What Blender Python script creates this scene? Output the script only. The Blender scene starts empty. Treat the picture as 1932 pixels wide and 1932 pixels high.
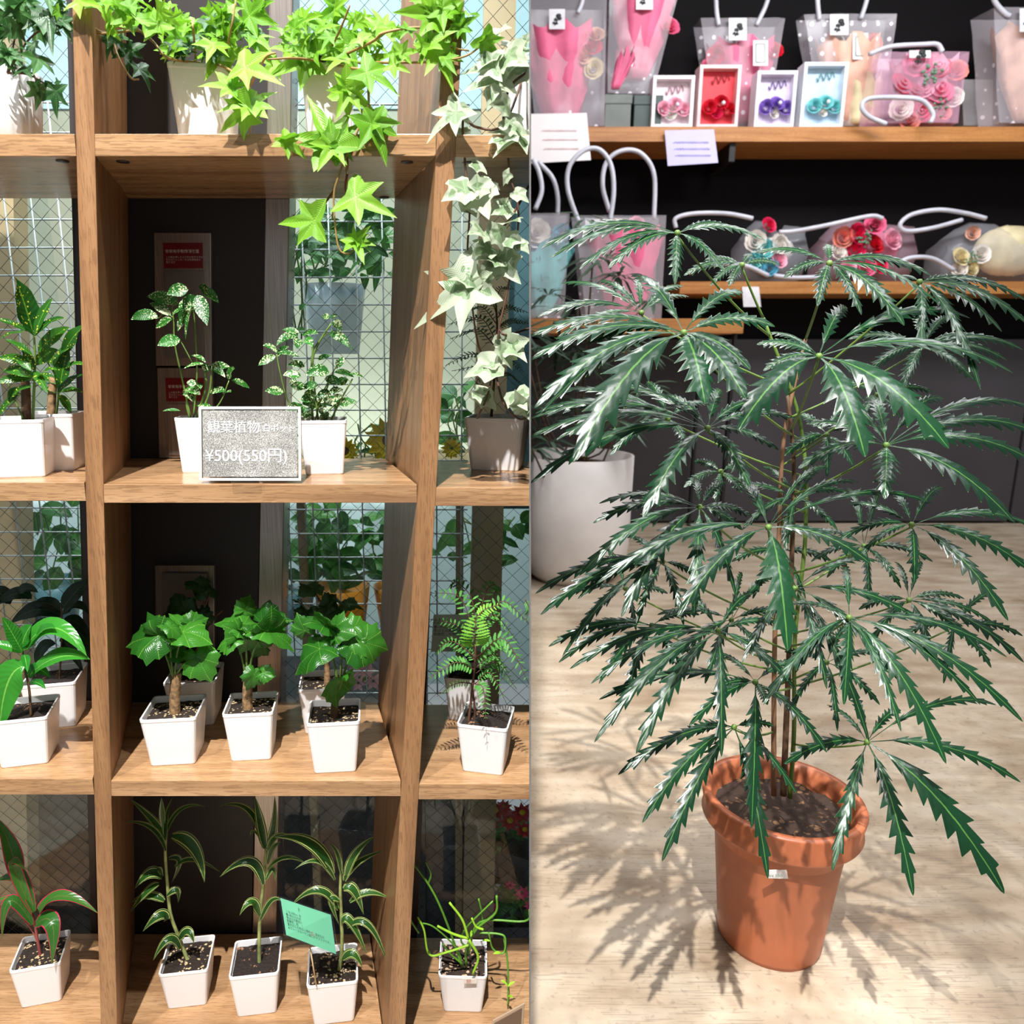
import bpy, bmesh, math, random
from mathutils import Vector, Matrix, noise
R = random.Random(7)
SC = bpy.context.scene
COL = SC.collection
PI = math.pi
# ------------------------------------------------------------------ camera
F, CX, CY, PITCH, H = 1400.0, 850.0, 966.0, math.radians(12), 1.35
cp, sp = math.cos(PITCH), math.sin(PITCH)
FW, UP, RT = Vector((0, cp, -sp)), Vector((0, sp, cp)), Vector((1, 0, 0))
CAM = Vector((0, 0, H))
cam = bpy.data.cameras.new('camera'); co = bpy.data.objects.new('camera', cam); COL.objects.link(co)
co.location = CAM; co.rotation_euler = (PI/2 - PITCH, 0, 0)
cam.sensor_width = 36; cam.lens = 36*F/1932; cam.shift_x = (966-CX)/1932
cam.clip_start = .02; cam.clip_end = 60
cam.dof.use_dof = True; cam.dof.focus_distance = 1.33; cam.dof.aperture_fstop = 26.09/4.6
SC.camera = co
# ------------------------------------------------------------------ world, lamps, exposure
SC.view_settings.view_transform = 'Standard'; SC.view_settings.look = 'None'
SC.view_settings.gamma = 1; SC.view_settings.exposure = 0.0; SC.view_settings.use_curve_mapping = False
w = bpy.data.worlds.new('world'); SC.world = w; w.use_nodes = True
w.node_tree.nodes['Background'].inputs[0].default_value = (.90, .95, 1, 1)
w.node_tree.nodes['Background'].inputs[1].default_value = .32
def lamp(name, kind, loc, to, energy, color=(1, 1, 1), **k):
    l = bpy.data.lights.new(name, kind); o = bpy.data.objects.new(name, l); COL.objects.link(o)
    o.location = loc; o.rotation_euler = (Vector(to)-Vector(loc)).to_track_quat('-Z', 'Y').to_euler()
    l.energy = energy; l.color = color
    for a, b in k.items(): setattr(l, a, b)
    return o
lamp('spot_light', 'SPOT', (-.22, -.95, 5.0), (-.42, 1.2, 1.0), 1750, (1, .985, .965), spot_size=math.radians(36), spot_blend=.35, shadow_soft_size=.03)
lamp('spot_light', 'SPOT', (-1.5, -1.0, 4.8), (-.35, 1.2, 1.0), 520, (1, .985, .965), spot_size=math.radians(38), spot_blend=.4, shadow_soft_size=.03)
lamp('outside_fill', 'AREA', (-.5, 1.6, 2.7), (-.5, 2.6, .5), 58, (.88, .97, 1), size=1.6, shape='RECTANGLE', size_y=.5)  # added fill lamp, brightens the space behind the glass
lamp('track_light', 'SPOT', (.55, .25, 4.0), (.62, 1.5, .4), 138, (1, .985, .96), spot_size=math.radians(70), spot_blend=.5, shadow_soft_size=.03)
lamp('track_light', 'SPOT', (.75, 2.6, 4.1), (.75, 1.5, .3), 105, (1, .985, .96), spot_size=math.radians(80), spot_blend=.5, shadow_soft_size=.03)
lamp('shop_light', 'AREA', (2.6, 3.6, 4.3), (2.6, 4.6, 1.0), 150, (.97, .97, 1), size=3.4, shape='RECTANGLE', size_y=.6)
lamp('shop_light', 'AREA', (2.2, .6, 4.0), (1.2, 1.9, .6), 45, (.97, .98, 1), size=.9, shape='RECTANGLE', size_y=.4)
# ------------------------------------------------------------------ pixel helpers
def ray(px, py): return RT*((px-CX)/F) + UP*(-(py-CY)/F) + FW
def P(px, py, Y):
    d = ray(px, py); return CAM + d*(Y/d.y)
def PZ(px, py, Z):
    d = ray(px, py); return CAM + d*((Z-H)/d.z)
def dep(p): return (p-CAM).dot(FW)
# ------------------------------------------------------------------ materials
def S(r, g, b):
    f = lambda c: ((c/255)/12.92 if c/255 <= .04045 else (((c/255)+.055)/1.055)**2.4)
    return (f(r), f(g), f(b), 1)
MATS = {}
def newmat(n):
    m = bpy.data.materials.new(n); m.use_nodes = True; nt = m.node_tree
    return m, nt, nt.nodes['Principled BSDF'], nt.nodes['Material Output']
def node(nt, t, **k):
    x = nt.nodes.new(t)
    for a, b in k.items():
        if a.startswith('i_'): x.inputs[int(a[2:])].default_value = b
        else: setattr(x, a, b)
    return x
def math_(nt, op, a, b=None, c=None):
    x = nt.nodes.new('ShaderNodeMath'); x.operation = op
    for i, v in enumerate((a, b, c)):
        if v is None: continue
        if hasattr(v, 'links'): nt.links.new(v, x.inputs[i])
        else: x.inputs[i].default_value = v
    return x.outputs[0]
def mixc(nt, fac, a, b):
    x = nt.nodes.new('ShaderNodeMix'); x.data_type = 'RGBA'
    for i, v in ((0, fac), (6, a), (7, b)):
        if hasattr(v, 'links'): nt.links.new(v, x.inputs[i])
        else: x.inputs[i].default_value = v
    return x.outputs[2]
def tex(nt, kind, scale, coord='Object', mp=(1, 1, 1), rot=(0, 0, 0), **k):
    tc = node(nt, 'ShaderNodeTexCoord'); m = node(nt, 'ShaderNodeMapping')
    m.inputs['Scale'].default_value = mp; m.inputs['Rotation'].default_value = rot
    nt.links.new(tc.outputs[coord], m.inputs[0])
    t = nt.nodes.new('ShaderNodeTex'+kind); t.inputs['Scale'].default_value = scale
    for a, b in k.items():
        if a in ('feature', 'noise_dimensions'): setattr(t, a, b)
        else: t.inputs[a].default_value = b
    nt.links.new(m.outputs[0], t.inputs['Vector']); return t
def ramp(nt, src, stops):
    r = nt.nodes.new('ShaderNodeValToRGB'); e = r.color_ramp.elements
    while len(e) < len(stops): e.new(.5)
    for i, (p, c) in enumerate(stops): e[i].position = p; e[i].color = c
    nt.links.new(src, r.inputs[0]); return r.outputs[0]
def bump(nt, bs, src, st, d=.002):
    b = nt.nodes.new('ShaderNodeBump'); b.inputs['Strength'].default_value = st; b.inputs['Distance'].default_value = d
    nt.links.new(src, b.inputs['Height']); nt.links.new(b.outputs[0], bs.inputs['Normal'])
def plain(n, c, rough=.5, metal=0, var=.06, scale=8, spec=.5, bst=0):
    if n in MATS: return MATS[n]
    m, nt, bs, out = newmat(n)
    t = tex(nt, 'Noise', scale, Detail=4.0)
    d = tuple(x*(1-var*3) for x in c[:3])+(1,); l = tuple(min(1, x*(1+var)) for x in c[:3])+(1,)
    nt.links.new(ramp(nt, t.outputs[0], [(.3, d), (.62, l)]), bs.inputs['Base Color'])
    bs.inputs['Roughness'].default_value = rough; bs.inputs['Metallic'].default_value = metal
    bs.inputs['Specular IOR Level'].default_value = spec
    if bst: bump(nt, bs, t.outputs[0], bst)
    MATS[n] = m; return m
def wood(n, axis, dark, mid, light, rough=.42):
    m, nt, bs, out = newmat(n)
    lo, hi = 2.5, 38.0
    mp = [hi]*3; mp[axis] = lo
    a = tex(nt, 'Noise', 1.0, mp=tuple(mp), Detail=5.0, Distortion=.6)
    mp2 = [520.0]*3; mp2[axis] = 34.0
    b = tex(nt, 'Noise', 1.0, mp=tuple(mp2), Detail=2.0)
    c1 = ramp(nt, a.outputs[0], [(.2, dark), (.5, mid), (.8, light)])
    pore = math_(nt, 'GREATER_THAN', b.outputs[0], .56)
    c2 = mixc(nt, math_(nt, 'MULTIPLY', pore, .5), c1, dark)
    nt.links.new(c2, bs.inputs['Base Color']); bs.inputs['Roughness'].default_value = rough
    bump(nt, bs, b.outputs[0], .25, .001)
    MATS[n] = m; return m
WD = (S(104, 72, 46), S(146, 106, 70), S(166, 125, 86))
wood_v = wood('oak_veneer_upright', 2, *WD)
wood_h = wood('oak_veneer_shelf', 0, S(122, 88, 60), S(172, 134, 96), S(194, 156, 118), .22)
wood_d = wood('oak_veneer_side', 2, S(70, 47, 34), S(104, 74, 54), S(122, 90, 68))
wood_s = wood('shop_shelf_wood', 0, S(150, 92, 44), S(186, 126, 68), S(204, 146, 86))
def leafmat(n, base, light, vein, thr=.05, kind='plain', second=None, rough=.33, trans=.35, spec=.5):
    m, nt, bs, out = newmat(n)
    uv = node(nt, 'ShaderNodeUVMap'); sx = node(nt, 'ShaderNodeSeparateXYZ'); nt.links.new(uv.outputs[0], sx.inputs[0])
    u, vv = sx.outputs[0], sx.outputs[1]
    k = math_(nt, 'DIVIDE', math_(nt, 'FLOOR', vv), 10.0); t = math_(nt, 'FRACT', vv)
    nz = tex(nt, 'Noise', 60, Detail=3.0)
    c = mixc(nt, k, base, light)
    c = mixc(nt, math_(nt, 'MULTIPLY', nz.outputs[0], .35), c, light)
    if kind == 'speckle':
        v = tex(nt, 'Voronoi', 360); n2 = tex(nt, 'Noise', 45)
        f = math_(nt, 'LESS_THAN', v.outputs['Distance'], math_(nt, 'MULTIPLY_ADD', n2.outputs[0], 1.3, -.28))
        c = mixc(nt, f, c, second)
    if kind == 'dots':
        v = tex(nt, 'Voronoi', 190); f = math_(nt, 'LESS_THAN', v.outputs['Distance'], .22); c = mixc(nt, f, c, second)
    if kind == 'stripe':
        f = math_(nt, 'MULTIPLY', math_(nt, 'GREATER_THAN', u, .60), math_(nt, 'LESS_THAN', u, .74)); c = mixc(nt, f, c, second)
        f = math_(nt, 'GREATER_THAN', u, .95); c = mixc(nt, f, c, second)
    if kind == 'edge': c = mixc(nt, math_(nt, 'GREATER_THAN', u, .86), c, second)
    if kind == 'tip': c = mixc(nt, math_(nt, 'MULTIPLY', math_(nt, 'GREATER_THAN', u, .965), .8), c, second)
    if kind == 'vari':
        n2 = tex(nt, 'Noise', 50, Detail=1.0); f = math_(nt, 'GREATER_THAN', math_(nt, 'MULTIPLY_ADD', t, .45, n2.outputs[0]), .72); c = mixc(nt, math_(nt, 'MULTIPLY', f, .8), c, second)
    if thr: c = mixc(nt, math_(nt, 'MULTIPLY', math_(nt, 'LESS_THAN', u, thr), .75), c, vein)
    nt.links.new(c, bs.inputs['Base Color']); bs.inputs['Roughness'].default_value = rough
    bs.inputs['Specular IOR Level'].default_value = spec
    # side veins as fine relief
    w_ = math_(nt, 'SINE', math_(nt, 'MULTIPLY', math_(nt, 'ADD', t, math_(nt, 'MULTIPLY', u, -.12)), 75.0))
    bump(nt, bs, math_(nt, 'MULTIPLY_ADD', w_, .25, nz.outputs[0]), .35, .0012)
    tr = node(nt, 'ShaderNodeBsdfTranslucent'); nt.links.new(c, tr.inputs[0])
    mx = node(nt, 'ShaderNodeMixShader'); mx.inputs[0].default_value = trans
    nt.links.new(bs.outputs[0], mx.inputs[1]); nt.links.new(tr.outputs[0], mx.inputs[2]); nt.links.new(mx.outputs[0], out.inputs[0])
    MATS[n] = m; return m
L_lime = leafmat('lime_ivy_leaf', S(92, 156, 28), S(140, 192, 52), S(180, 215, 100), .09, rough=.45)
L_ivy = leafmat('green_ivy_leaf', S(38, 78, 40), S(70, 118, 58), S(130, 165, 110), .08)
L_pale = leafmat('variegated_ivy_leaf', S(112, 142, 98), S(156, 178, 138), S(190, 204, 168), .07, 'vari', S(196, 206, 180), rough=.5)
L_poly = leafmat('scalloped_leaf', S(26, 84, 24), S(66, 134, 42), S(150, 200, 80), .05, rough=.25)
L_polyd = leafmat('scalloped_leaf_shaded', S(30, 66, 28), S(48, 88, 38), S(80, 120, 50), .07, rough=.4)  # shade on the rear plants is put into this darker leaf colour
L_speck = leafmat('speckled_leaf', S(24, 84, 30), S(60, 140, 44), S(120, 180, 80), .0, 'speckle', S(226, 238, 190), rough=.4)
L_crot = leafmat('gold_dust_leaf', S(18, 70, 24), S(60, 120, 34), S(110, 170, 50), .06, 'dots', S(214, 214, 70), rough=.25)
L_coff = leafmat('glossy_broad_leaf', S(24, 106, 34), S(70, 160, 50), S(140, 205, 90), .05, rough=.2)
L_coffd = leafmat('dark_broad_leaf', S(14, 40, 28), S(26, 58, 38), S(60, 90, 60), .05, rough=.3)
L_drac = leafmat('striped_strap_leaf', S(26, 66, 26), S(52, 100, 40), S(60, 110, 50), .0, 'stripe', S(206, 208, 130), rough=.3)
L_cord = leafmat('red_edged_leaf', S(36, 96, 36), S(74, 130, 50), S(120, 120, 70), .05, 'edge', S(190, 50, 80), rough=.3)
L_fern = leafmat('fern_leaf', S(52, 120, 46), S(104, 172, 76), S(110, 170, 70), .0, rough=.5)
L_fernb = leafmat('bright_fern_leaf', S(112, 190, 50), S(150, 215, 80), S(160, 220, 90), .0, rough=.5)
L_jac = leafmat('feathery_leaf', S(34, 84, 48), S(84, 130, 84), S(90, 130, 80), .0, rough=.5)
L_aral = leafmat('false_aralia_leaf', S(8, 38, 22), S(16, 60, 31), S(84, 132, 58), .055, 'tip', S(120, 170, 60), rough=.3, trans=.1, spec=.4)
L_back = leafmat('outdoor_leaf', S(26, 84, 36), S(80, 140, 60), S(120, 170, 90), .06, rough=.4)
white = plain('white_plastic', S(236, 234, 234), .28, var=.01)
grayw = plain('milky_plastic', S(196, 196, 194), .35, var=.02)
black = plain('black_panel', S(38, 33, 33), .55, var=.05)
dark = plain('dark_frame', S(60, 52, 50), .35, .3)
trunk = plain('corky_trunk', S(150, 118, 82), .8, var=.2, scale=120, bst=.8)
trunkd = plain('brown_stem', S(92, 66, 44), .7, var=.15, scale=80, bst=.5)
vinem = plain('vine_stem', S(150, 120, 66), .6, var=.1)
vined = plain('dark_vine_stem', S(96, 64, 46), .6, var=.1)
stemg = plain('green_stem', S(98, 128, 54), .5, var=.1)
stemy = plain('yellow_green_stem', S(134, 170, 50), .45, var=.1)
stemr = plain('reddish_stem', S(150, 74, 70), .5, var=.1)
cactus = plain('pencil_stem', S(96, 152, 48), .4, var=.12)
terra = plain('terracotta_plastic', S(182, 104, 68), .42, var=.07, scale=5)
steelm, nt, bs, out = newmat('brushed_steel')
t = tex(nt, 'Noise', 1, mp=(500, 500, 9), Detail=2.0)
nt.links.new(ramp(nt, t.outputs[0], [(.3, S(150, 142, 136)), (.7, S(182, 172, 164))]), bs.inputs['Base Color'])
bs.inputs['Metallic'].default_value = .8; bs.inputs['Roughness'].default_value = .28
wire_w = plain('white_wire', S(205, 210, 212), .35, .2); wire_d = plain('dark_wire', S(70, 82, 82), .4, .4)
def glassy(n, tint, fac, rough=.02):
    m, nt, bs, out = newmat(n)
    tr = node(nt, 'ShaderNodeBsdfTransparent'); tr.inputs[0].default_value = tint
    gl = node(nt, 'ShaderNodeBsdfGlossy'); gl.inputs['Roughness'].default_value = rough
    lw = node(nt, 'ShaderNodeFresnel'); lw.inputs[0].default_value = 1.35
    mx = node(nt, 'ShaderNodeMixShader')
    nt.links.new(math_(nt, 'MULTIPLY', lw.outputs[0], fac), mx.inputs[0])
    nt.links.new(tr.outputs[0], mx.inputs[1]); nt.links.new(gl.outputs[0], mx.inputs[2]); nt.links.new(mx.outputs[0], out.inputs[0])
    return m
glass = glassy('window_glass', (.93, .97, .97, 1), 1.0)
clear = glassy('clear_acrylic', (.95, .96, .96, 1), 2.2, .08)
def film(n, c, alpha, dots=True, sc=11):
    m, nt, bs, out = newmat(n)
    bs.inputs['Base Color'].default_value = c; bs.inputs['Roughness'].default_value = .15
    a = alpha
    if dots:
        v = tex(nt, 'Voronoi', sc, Randomness=0.0)
        a = math_(nt, 'MAXIMUM', math_(nt, 'MULTIPLY', math_(nt, 'LESS_THAN', v.outputs['Distance'], .16), .85), alpha)
        nt.links.new(a, bs.inputs['Alpha'])
    else: bs.inputs['Alpha'].default_value = alpha
    return m
film_d = film('dotted_clear_film', S(245, 238, 245), .25)
film_c = film('clear_film', S(225, 228, 238), .2, False)
tube_w = plain('white_tube', S(206, 206, 216), .3)
def soilmat(n, a, b, sc=170, cut=.5):
    m, nt, bs, out = newmat(n)
    v = tex(nt, 'Voronoi', sc); n2 = tex(nt, 'Noise', sc*.35, Detail=3.0)
    f = math_(nt, 'MULTIPLY', math_(nt, 'LESS_THAN', v.outputs['Distance'], .42), math_(nt, 'GREATER_THAN', n2.outputs[0], cut))
    nt.links.new(mixc(nt, f, a, b), bs.inputs['Base Color']); bs.inputs['Roughness'].default_value = .9
    bump(nt, bs, v.outputs['Distance'], 1.0, .004); return m
soil_a = soilmat('gritty_soil', S(40, 28, 20), S(196, 172, 132))
soil_b = soilmat('dark_soil', S(34, 23, 17), S(140, 100, 72), 150, .58)
soil_c = soilmat('potting_soil', S(54, 37, 26), S(120, 88, 60), 60, .55)
# ------------------------------------------------------------------ mesh builder
NL = lambda px: (CAM.copy(), (RT - FW*((px-CX)/F)).normalized())
class MB:
    def __init__(s): s.v = []; s.f = []; s.uv = []
    def vert(s, p, uv=(1, 0)): s.v.append(Vector(p)); s.uv.append(uv); return len(s.v)-1
    def hexa(s, c):   # 8 corners: bottom 4 ccw, top 4 ccw
        i = [s.vert(p) for p in c]
        for q in ((3, 2, 1, 0), (4, 5, 6, 7), (0, 1, 5, 4), (1, 2, 6, 5), (2, 3, 7, 6), (3, 0, 4, 7)): s.f.append([i[k] for k in q])
    def box(s, x0, x1, y0, y1, z0, z1): s.hexa([(x0, y0, z0), (x1, y0, z0), (x1, y1, z0), (x0, y1, z0), (x0, y0, z1), (x1, y0, z1), (x1, y1, z1), (x0, y1, z1)])
    def obox(s, c, ax, ay, az):  # centre + half axes
        c, ax, ay, az = map(Vector, (c, ax, ay, az))
        s.hexa([c-ax-ay-az, c+ax-ay-az, c+ax+ay-az, c-ax+ay-az, c-ax-ay+az, c+ax-ay+az, c+ax+ay+az, c-ax+ay+az])
    def rings(s, rs, close=True, cap0=True, cap1=True, uvs=None):
        idx = [[s.vert(p, uvs[i] if uvs else (1, 0)) for p in r] for i, r in enumerate(rs)]
        n = len(rs[0])
        for a, b in zip(idx, idx[1:]):
            for k in range(n if close else n-1): s.f.append([a[k], a[(k+1) % n], b[(k+1) % n], b[k]])
        if cap0: s.f.append(idx[0][::-1])
        if cap1: s.f.append(idx[-1][:])
    def tube(s, pts, r, n=7, r1=None):
        pts = [Vector(p) for p in pts]
        if len(pts) < 2: return
        t0 = (pts[1]-pts[0]).normalized(); a = t0.orthogonal().normalized(); rs = []
        for i, p in enumerate(pts):
            t = (pts[min(i+1, len(pts)-1)]-pts[max(i-1, 0)]).normalized()
            a = (a - t*a.dot(t)); a = a.normalized() if a.length > 1e-6 else t.orthogonal().normalized()
            b = t.cross(a); rr = r if r1 is None else r+(r1-r)*i/(len(pts)-1)
            rs.append([p+(a*math.cos(2*PI*k/n)+b*math.sin(2*PI*k/n))*rr for k in range(n)])
        s.rings(rs)
    def lathe(s, c, prof, n=40, cap0=True, cap1=True, flute=0, nf=0):
        c = Vector(c); rs = []
        for r, z in prof: rs.append([c+Vector((math.cos(2*PI*k/n), math.sin(2*PI*k/n), 0))*(r*(1+flute*math.cos(nf*2*PI*k/n)))+Vector((0, 0, z)) for k in range(n)])
        s.rings(rs, True, cap0, cap1)
    def ball(s, c, r, n=8, sq=(1, 1, 1), j=0):
        c = Vector(c); rs = []
        for i in range(1, n): 
            th = PI*i/n; rs.append([c+Vector((math.sin(th)*math.cos(2*PI*k/n*1.0)*sq[0], math.sin(th)*math.sin(2*PI*k/n)*sq[1], -math.cos(th)*sq[2]))*r*(1+R.uniform(-j, j)) for k in range(n)])
        s.rings(rs)
    def quad(s, a, b, c, d):
        i = [s.vert(p) for p in (a, b, c, d)]; s.f.append(i)
    def build(s, name, mat, parent=None, smooth=True, clip=None, solid=0, bevel=0, sub=0):
        o0 = parent_loc(parent)
        bm = bmesh.new(); vs = [bm.verts.new(p-o0) for p in s.v]; bm.verts.ensure_lookup_table()
        ul = bm.loops.layers.uv.new('UVMap')
        for f in s.f:
            if len(set(f)) < 3: continue
            try: fc = bm.faces.new([vs[i] for i in f])
            except ValueError: continue
            fc.smooth = smooth
            for lp, i in zip(fc.loops, f): lp[ul].uv = s.uv[i]
        if clip:
            pc, n = NL(998.6 if clip == 'L' else 1001.4)
            bmesh.ops.bisect_plane(bm, geom=bm.verts[:]+bm.edges[:]+bm.faces[:], plane_co=pc-o0, plane_no=n, clear_outer=clip == 'L', clear_inner=clip == 'R')
        me = bpy.data.meshes.new(name); bm.to_mesh(me); bm.free()
        o = bpy.data.objects.new(name, me); COL.objects.link(o); me.materials.append(mat)
        if parent: o.parent = parent
        if bevel:
            b = o.modifiers.new('b', 'BEVEL'); b.width = bevel; b.segments = 2; b.limit_method = 'ANGLE'
        if solid:
            b = o.modifiers.new('s', 'SOLIDIFY'); b.thickness = solid; b.offset = 0
        return o
def parent_loc(p):
    l = Vector((0, 0, 0))
    while p: l += p.location; p = p.parent
    return l
def tag(o, label, cat, group=None):
    o['label'] = label; o['category'] = cat
    if group: o['group'] = group
    return o
def thing(name, label, cat, loc, group=None):
    o = bpy.data.objects.new(name, None); COL.objects.link(o); o.location = loc; o.empty_display_size = .02
    return tag(o, label, cat, group)
def struct(o): o['kind'] = 'structure'; return o
def cr(pts, n=6):
    pts = [Vector(p) for p in pts]
    if len(pts) < 3: return [pts[0].lerp(pts[-1], i/n) for i in range(n+1)]
    q = [pts[0]*2-pts[1]]+pts+[pts[-1]*2-pts[-2]]; o = []
    for i in range(1, len(q)-2):
        a, b, c, d = q[i-1:i+3]
        for k in range(n):
            t = k/n; o.append(.5*((2*b)+(c-a)*t+(2*a-5*b+4*c-d)*t*t+(3*b-a-3*c+d)*t**3))
    o.append(pts[-1]); return o
def quadbez(a, m, b, n):
    c = m*2-(a+b)*.5
    return [a*(1-t)**2+c*2*t*(1-t)+b*t*t for t in [i/n for i in range(n+1)]]
def ribbon(mb, pts, nrm, wf, fold=.25, k=None, wave=0):
    k = R.randrange(10) if k is None else k
    n = len(pts)-1; rows = []; ph = R.uniform(0, 6)
    for i, p in enumerate(pts):
        t = i/n; T = (pts[min(i+1, n)]-pts[max(i-1, 0)]).normalized()
        sd = T.cross(nrm); sd = sd.normalized() if sd.length > 1e-5 else T.orthogonal().normalized()
        up = sd.cross(T).normalized(); w_ = max(wf(t), 1e-4)
        row = []
        for u in (-1, -.5, 0, .5, 1):
            q = p+sd*(w_*u)+up*(w_*fold*abs(u))+up*(wave*w_*math.sin(t*14+ph+u*1.5)*abs(u))
            row.append(mb.vert(q, (abs(u), k+min(t, .999))))
        rows.append(row)
    for a, b in zip(rows, rows[1:]):
        for j in range(4): mb.f.append([a[j], a[j+1], b[j+1], b[j]])
def serrated(mb, pts, nrm, W, nt_=9, k=None, start=.1, fold=.2, sinus=.5, adv=.38):
    """leaflet with forward-pointing teeth"""
    k = R.randrange(10) if k is None else k
    L = len(pts)-1
    def C(t):
        x = min(max(t, 0), 1)*L; i = min(int(x), L-1); return pts[i].lerp(pts[i+1], x-i)
    def fr(t):
        T = (C(t+.03)-C(t-.03)).normalized(); sd = T.cross(nrm)
        sd = sd.normalized() if sd.length > 1e-5 else T.orthogonal().normalized()
        return T, sd, sd.cross(T).normalized()
    length = sum((pts[i+1]-pts[i]).length for i in range(L))
    rows = []
    def row(t, wl, wr, adv, edge):
        T, sd, up = fr(t); c = C(t); r = []
        for u, w_ in ((-1, wl), (-.5, wl*.5), (0, 0), (.5, wr*.5), (1, wr)):
            a = adv*length if abs(u) == 1 else 0
            q = c+sd*(math.copysign(1, u)*w_ if u else 0)+T*a+up*(w_*fold)
            if abs(u) == 1 and edge == 1: q -= up*(w_*.35)
            r.append(mb.vert(q, (edge if abs(u) == 1 else abs(u)*edge, k+min(t, .999))))
        rows.append(r)
    row(0, W*.05, W*.05, 0, .6); row(start, W*.08, W*.08, 0, .6)
    env = lambda t: math.sin(PI*min(1, max(0, (t-start)/(1-start)))**.85)**.6*.92+.08
    for i in range(nt_):
        t0 = start+(1-start)*(i+.08)/nt_*.86; t1 = start+(1-start)*(i+.62)/nt_*.86
        j1, j2 = R.uniform(.8, 1.15), R.uniform(.8, 1.15)
        row(t0, W*env(t0)*sinus, W*env(t0)*sinus, 0, .6)
        row(t1, W*env(t1)*j1, W*env(t1)*j2, adv/nt_, 1)
    row(.9, W*.34, W*.34, 0, .6); row(.96, W*.22, W*.22, 0, .6); row(.985, W*.13, W*.13, 0, .8); row(1, W*.02, W*.02, 0, 1)
    for a, b in zip(rows, rows[1:]):
        for j in range(4): mb.f.append([a[j], a[j+1], b[j+1], b[j]])
def fan(mb, base, tip, nrm, kind='ivy', cup=.12, k=None, wide=1.0):
    """palmate leaf blade: vein edges run from the junction to each lobe tip"""
    k = R.randrange(10) if k is None else k
    ax = (tip-base); Ln = ax.length; ax = ax.normalized()
    sd = ax.cross(nrm); sd = sd.normalized() if sd.length > 1e-5 else ax.orthogonal().normalized(); up = sd.cross(ax).normalized()
    o = []
    if kind == 'ivy':
        half = [(0, 1, 0), (9, .66, 1), (19, .46, 1), (26, .36, 1), (40, .5, 1), (52, .72, 0), (63, .46, 1), (82, .34, 1), (104, .46, 1), (122, .58, 0), (140, .36, 1), (162, .2, 1)]
    elif kind == 'soft':
        half = [(0, 1, 0), (10, .8, 1), (22, .62, 1), (38, .58, 1), (52, .68, 0), (66, .58, 1), (90, .48, 1), (118, .52, 0), (140, .44, 1), (162, .26, 1)]
    else:
        half = []
        for i in range(15):
            a = i*11.5; lob = 1-.17*abs(math.sin(math.radians(a*2.6)))
            r = 1.0*lob*(1-.0026*a)*(1 if i % 2 == 0 else .9)
            half.append((a, r, 0 if i in (0, 4, 8, 12) else 1))
        half.append((168, .28, 1))
    pts = [(a, r*R.uniform(.93, 1.06), f) for a, r, f in half]+[(360-a, r*R.uniform(.93, 1.06), f) for a, r, f in half[1:][::-1]]
    ph = R.uniform(0, 6); tw = R.uniform(-.12, .12); drp = R.uniform(.05, .22)
    c = mb.vert(base, (0, k+.01)); prev = None
    for rr in (.35, .7, 1.0):
        ring = []
        for a, r, f in pts:
            q = math.radians(a); x = math.cos(q)*r*rr; y = math.sin(q)*r*rr*wide
            z = cup*(abs(y)*.8)-drp*x*x*(1 if x > 0 else .2)+(.07 if kind == 'round' else .045)*math.sin(3*q+ph)*rr*rr+tw*y+((.05 if f == 1 else -.02)*rr if kind != 'round' else .03*math.sin(9*q+ph*2)*rr-.22*rr*rr*rr*rr)
            ring.append(mb.vert(base+(ax*x-sd*y+up*z)*Ln, (f*1.0, k+rr*.99)))
        n = len(ring)
        for i in range(n):
            if prev is None: mb.f.append([c, ring[i], ring[(i+1) % n]])
            else: mb.f.append([prev[i], ring[i], ring[(i+1) % n], prev[(i+1) % n]])
        prev = ring
def hint(p, j=.5, up=.55):
    return ((CAM-p).normalized()*.8+Vector((0, 0, up))+Vector((R.uniform(-j, j), R.uniform(-j, j), R.uniform(-j, j)))).normalized()
ovate = lambda W: (lambda t: W*(math.sin(PI*min(1, t)**.82)**.85))
lance = lambda W: (lambda t: W*(math.sin(PI*min(1, t*.96+.04)**.7)**.9))
def leafpx(mb, b, t, Y, w, m=None, dY=None, wf=None, dm=0, j=.45, fold=.25, n=9, wave=.05):
    dY = R.uniform(-.03, .02) if dY is None else dY
    a, c = P(b[0], b[1], Y), P(t[0], t[1], Y+dY)
    L = (c-a).length
    mm = P(m[0], m[1], Y+dY*.5+dm) if m else (a+c)/2+Vector((0, 0, L*R.uniform(.03, .14)))
    W = w/F*dep(a)
    ribbon(mb, quadbez(a, mm, c, n), hint(a, j), (wf or ovate)(W), fold, wave=wave)
def textmesh(s, org, rx, uy, size, parent, mat, name='lettering', align='LEFT', off=.0006, bold=0, sx=1.0):
    cu = bpy.data.curves.new('t', 'FONT'); cu.body = s; cu.size = 1; cu.align_x = align; cu.offset = bold
    cu.space_line = 1.05
    o = bpy.data.objects.new('t', cu); COL.objects.link(o)
    dg = bpy.context.evaluated_depsgraph_get(); me = bpy.data.meshes.new_from_object(o.evaluated_get(dg))
    bpy.data.objects.remove(o)
    rx, uy = rx.normalized(), uy.normalized(); nz = rx.cross(uy)
    o0 = parent_loc(parent)
    for v in me.vertices: v.co = org+rx*(v.co.x*size*sx)+uy*(v.co.y*size)+nz*off-o0
    me.materials.clear(); me.materials.append(mat); me.name = name
    ob = bpy.data.objects.new(name, me); COL.objects.link(ob); ob.parent = parent; return ob
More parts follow.
